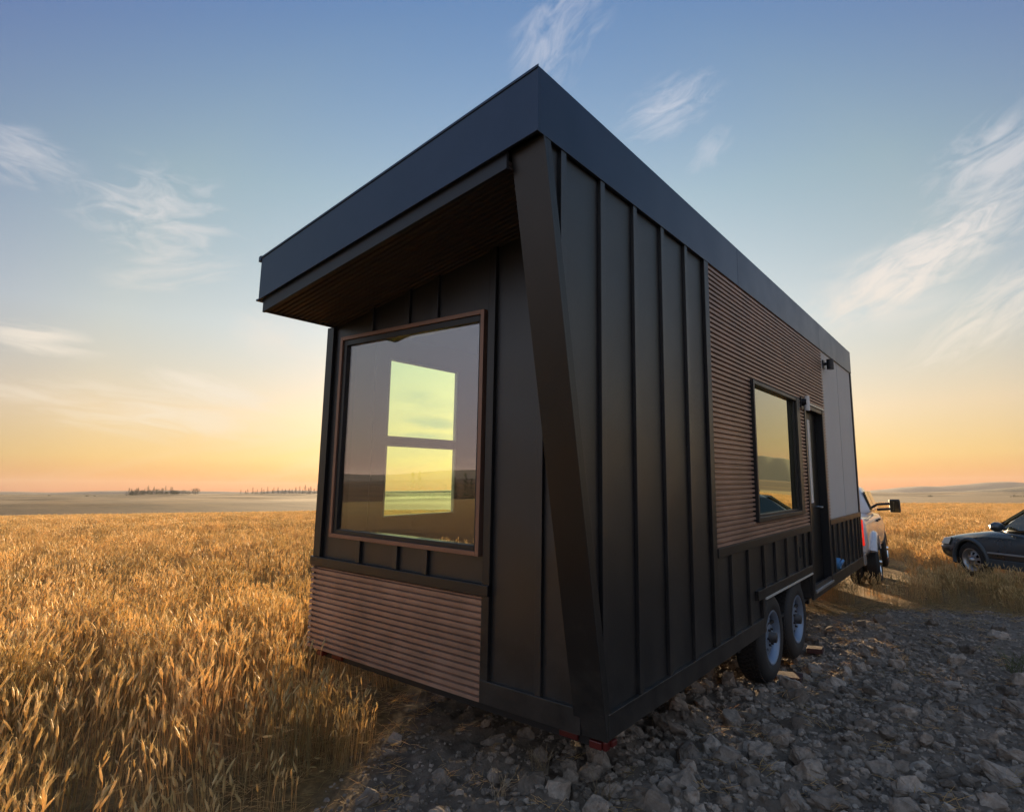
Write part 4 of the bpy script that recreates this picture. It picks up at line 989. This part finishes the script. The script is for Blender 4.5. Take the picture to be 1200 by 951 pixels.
# ------------------------------------------------------------------ sun and sky
SUN_AZ=-36.; SUN_EL=6.
sd_=Vector((math.sin(R(SUN_AZ))*math.cos(R(SUN_EL)),math.cos(R(SUN_AZ))*math.cos(R(SUN_EL)),math.sin(R(SUN_EL))))
sl_=bpy.data.lights.new('sun','SUN'); sl_.energy=5; sl_.angle=R(1.2); sl_.color=(1,.72,.42); so_=bpy.data.objects.new('sun',sl_); COL.objects.link(so_)
so_.rotation_euler=sd_.to_track_quat('Z','Y').to_euler(); so_.location=sd_*60
wd_=bpy.data.worlds.new('World'); scene.world=wd_; wd_.use_nodes=True; nt=wd_.node_tree; nt.nodes.clear(); L=nt.links.new
out=N(nt,'ShaderNodeOutputWorld'); bg=N(nt,'ShaderNodeBackground'); sky=N(nt,'ShaderNodeTexSky'); sky.sky_type='NISHITA'
sky.sun_disc=False; sky.sun_elevation=R(SUN_EL); sky.sun_rotation=R(SUN_AZ); sky.altitude=700; sky.air_density=1.0; sky.dust_density=.8; sky.ozone_density=3.0
tc=N(nt,'ShaderNodeTexCoord'); D=tc.outputs['Generated']
gm=N(nt,'ShaderNodeGamma'); gm.inputs['Gamma'].default_value=.6; L(sky.outputs[0],gm.inputs[0])
sz=N(nt,'ShaderNodeSeparateXYZ'); L(D,sz.inputs[0]); zr=N(nt,'ShaderNodeValToRGB'); L(sz.outputs['Z'],zr.inputs[0])
_st=[(0,(.235,.095,.034)),(.05,(.36,.262,.125)),(.12,(.47,.348,.225)),(.25,(.47,.43,.35)),(.45,(.36,.40,.36)),(.75,(.155,.267,.42))]
while len(zr.color_ramp.elements)<6: zr.color_ramp.elements.new(.5)
for el_,(p_,c_) in zip(zr.color_ramp.elements,_st): el_.position=p_; el_.color=(*c_,1)
zm=N(nt,'ShaderNodeMix',data_type='RGBA',blend_type='MULTIPLY'); zm.inputs['Factor'].default_value=1; L(gm.outputs[0],zm.inputs['A']); L(zr.outputs[0],zm.inputs['B'])
zk=N(nt,'ShaderNodeVectorMath',operation='SCALE'); zk.inputs['Scale'].default_value=2.87; L(zm.outputs['Result'],zk.inputs[0])
# sky brightness round the compass: toward the sun, across, and the pale dusk band opposite
sdn=N(nt,'ShaderNodeVectorMath',operation='DOT_PRODUCT'); L(D,sdn.inputs[0]); sdn.inputs[1].default_value=tuple(sd_)
smr=N(nt,'ShaderNodeMapRange'); smr.inputs['From Min'].default_value=-1; smr.inputs['From Max'].default_value=1; L(sdn.outputs['Value'],smr.inputs['Value'])
sr=N(nt,'ShaderNodeValToRGB'); L(smr.outputs[0],sr.inputs[0])
_sd=[(0,(1.18,.93,.92)),(.5,(1.05,.9,.85)),(.72,(.42,.50,.61)),(.8,(.76,.62,.766)),(.9,(1.1,.90,.82)),(1,(1.0,.95,.95))]
while len(sr.color_ramp.elements)<6: sr.color_ramp.elements.new(.5)
for el_,(p_,c_) in zip(sr.color_ramp.elements,_sd): el_.position=p_; el_.color=(*c_,1)
sm_=N(nt,'ShaderNodeMix',data_type='RGBA',blend_type='MULTIPLY'); sm_.inputs['Factor'].default_value=1; L(zk.outputs[0],sm_.inputs['A']); L(sr.outputs[0],sm_.inputs['B'])
eb=N(nt,'ShaderNodeMapRange'); eb.interpolation_type='SMOOTHSTEP'; eb.inputs['From Min'].default_value=.35; eb.inputs['From Max'].default_value=-.35; L(sdn.outputs['Value'],eb.inputs['Value'])
er_=N(nt,'ShaderNodeValToRGB'); L(sz.outputs['Z'],er_.inputs[0])
_es=[(0,(.46,.35,.33)),(.12,(.385,.375,.43)),(.32,(.33,.39,.50)),(.7,(.19,.28,.43))]
while len(er_.color_ramp.elements)<4: er_.color_ramp.elements.new(.5)
for el_,(p_,c_) in zip(er_.color_ramp.elements,_es): el_.position=p_; el_.color=(*c_,1)
ek=N(nt,'ShaderNodeVectorMath',operation='SCALE'); ek.inputs['Scale'].default_value=4.0; L(er_.outputs[0],ek.inputs[0])
es=N(nt,'ShaderNodeMix',data_type='RGBA',blend_type='MIX'); L(eb.outputs[0],es.inputs['Factor']); L(sm_.outputs['Result'],es.inputs['A']); L(ek.outputs[0],es.inputs['B'])
skyc=es.outputs['Result']
def dirpx(px):
    d=Vector(Mw[0])*((px[0]-600)/702.96)-Vector(Mw[1])*((px[1]-443.2)/702.96)+Vector(Mw[2]); return d.normalized()
# cirrus: elliptical banks on the sky sphere, broken into wisps by stretched noise
def vmath(op,a,b):
    n=N(nt,'ShaderNodeVectorMath',operation=op)
    L(a,n.inputs[0]); 
    if isinstance(b,(Vector,tuple)): n.inputs[1].default_value=tuple(b)
    else: L(b,n.inputs[1])
    return n.outputs['Value'] if op=='DOT_PRODUCT' else n.outputs[0]
def mth(op,a,b=None,c=None,clamp=False):
    n=N(nt,'ShaderNodeMath',operation=op); n.use_clamp=clamp
    for i,v in enumerate((a,b,c)):
        if v is None: continue
        if isinstance(v,(int,float)): n.inputs[i].default_value=v
        else: L(v,n.inputs[i])
    return n.outputs[0]
total=None
def cloud(p0,p1,width,amp,scale=9,stretch=4,thr=.45,seed=0):
    """streak between two picture points (converted to directions), width in radians"""
    global total
    a=dirpx(p0); b=dirpx(p1); c=(a+b).normalized(); u=(b-a); u=(u-c*u.dot(c)).normalized(); v=c.cross(u); hl=(b-a).length/2*1.15
    du=vmath('DOT_PRODUCT',D,u); dv=vmath('DOT_PRODUCT',D,v); dc=vmath('DOT_PRODUCT',D,c)
    cb=N(nt,'ShaderNodeCombineXYZ'); L(mth('MULTIPLY',du,scale),cb.inputs[0]); L(mth('MULTIPLY',dv,scale*stretch),cb.inputs[1]); cb.inputs[2].default_value=seed*3.7
    n=N(nt,'ShaderNodeTexNoise'); n.inputs['Scale'].default_value=1; n.inputs['Detail'].default_value=9; n.inputs['Roughness'].default_value=.62; n.inputs['Distortion'].default_value=.9; L(cb.outputs[0],n.inputs['Vector'])
    e=mth('ADD',mth('POWER',mth('ABSOLUTE',mth('DIVIDE',du,hl)),2.),mth('POWER',mth('ABSOLUTE',mth('DIVIDE',dv,width)),2.))
    mask=mth('SUBTRACT',1.,e,clamp=True); mask=mth('MULTIPLY',mask,mth('GREATER_THAN',dc,.2))
    w_=mth('MULTIPLY',mth('SUBTRACT',mth('ADD',n.outputs['Fac'],mth('MULTIPLY',mask,.22)),thr+.12,clamp=True),4.,clamp=True)
    o=mth('MULTIPLY',mth('MULTIPLY',w_,mask),amp)
    total=o if total is None else mth('ADD',total,o,clamp=True)
cloud((940,390),(1260,195),.055,.9,15,3.2,.41,1); cloud((1050,450),(1290,280),.05,.7,15,3.4,.43,2); cloud((1080,245),(1260,120),.065,.6,12,3,.43,3); cloud((940,370),(1150,300),.08,.5,9,2,.42,14)
cloud((70,225),(290,275),.09,.55,17,2.2,.46,4); cloud((-60,155),(100,205),.045,.5,13,3,.44,5); cloud((110,330),(290,310),.04,.45,10,3.6,.44,6)
cloud((-40,380),(130,412),.028,.8,10,5,.42,7); cloud((150,432),(345,480),.028,.8,9,5,.42,8); cloud((-60,450),(350,510),.045,.6,9,5,.42,9)
cloud((270,370),(390,420),.06,.5,10,2,.44,10); cloud((600,120),(710,-40),.07,.4,12,3,.44,11); cloud((725,155),(850,90),.05,.5,14,3,.44,12); cloud((805,205),(860,150),.03,.35,16,3,.44,13)
cloud((450,462),(525,470),.018,.7,16,3,.38,31); cloud((470,492),(545,500),.014,.8,18,3,.36,32); cloud((445,508),(545,513),.009,.8,18,4,.36,33)
for q in range(3): cloud((420-q*200,560+q*3),(900+q*30,530-q*60),.03,.3,5,6,.4,20+q)
ccol=N(nt,'ShaderNodeMix',data_type='RGBA',blend_type='MIX'); 
lift=N(nt,'ShaderNodeMix',data_type='RGBA',blend_type='ADD'); lift.inputs['Factor'].default_value=1
L(total,ccol.inputs['Factor']); L(skyc,ccol.inputs['A'])
sepn=N(nt,'ShaderNodeSeparateXYZ'); L(D,sepn.inputs[0])
crp=N(nt,'ShaderNodeValToRGB'); e=crp.color_ramp.elements; e[0].position=0; e[0].color=(1,.86,.62,1); e[1].position=.5; e[1].color=(.72,.72,.78,1); L(sepn.outputs['Z'],crp.inputs[0])
cm=N(nt,'ShaderNodeMix',data_type='RGBA',blend_type='MULTIPLY'); cm.inputs['Factor'].default_value=1; L(crp.outputs[0],cm.inputs['A']); cm.inputs['B'].default_value=(2.9,2.9,2.9,1)
L(cm.outputs['Result'],ccol.inputs['B'])
L(ccol.outputs['Result'],bg.inputs[0]); bg.inputs[1].default_value=.0815; L(bg.outputs[0],out.inputs[0])

wd_.cycles.sampling_method='MANUAL'; wd_.cycles.sample_map_resolution=256
vs_=scene.view_settings; vs_.view_transform='Standard'; vs_.look='None'; vs_.gamma=1; vs_.exposure=2.1; vs_.use_curve_mapping=False
scene.cycles.max_bounces=8; scene.cycles.transparent_max_bounces=12; scene.cycles.volume_bounces=0; scene.cycles.sample_clamp_indirect=6
scene.cycles.use_denoising=True; scene.cycles.diffuse_bounces=3; scene.cycles.glossy_bounces=4; scene.cycles.adaptive_threshold=.02
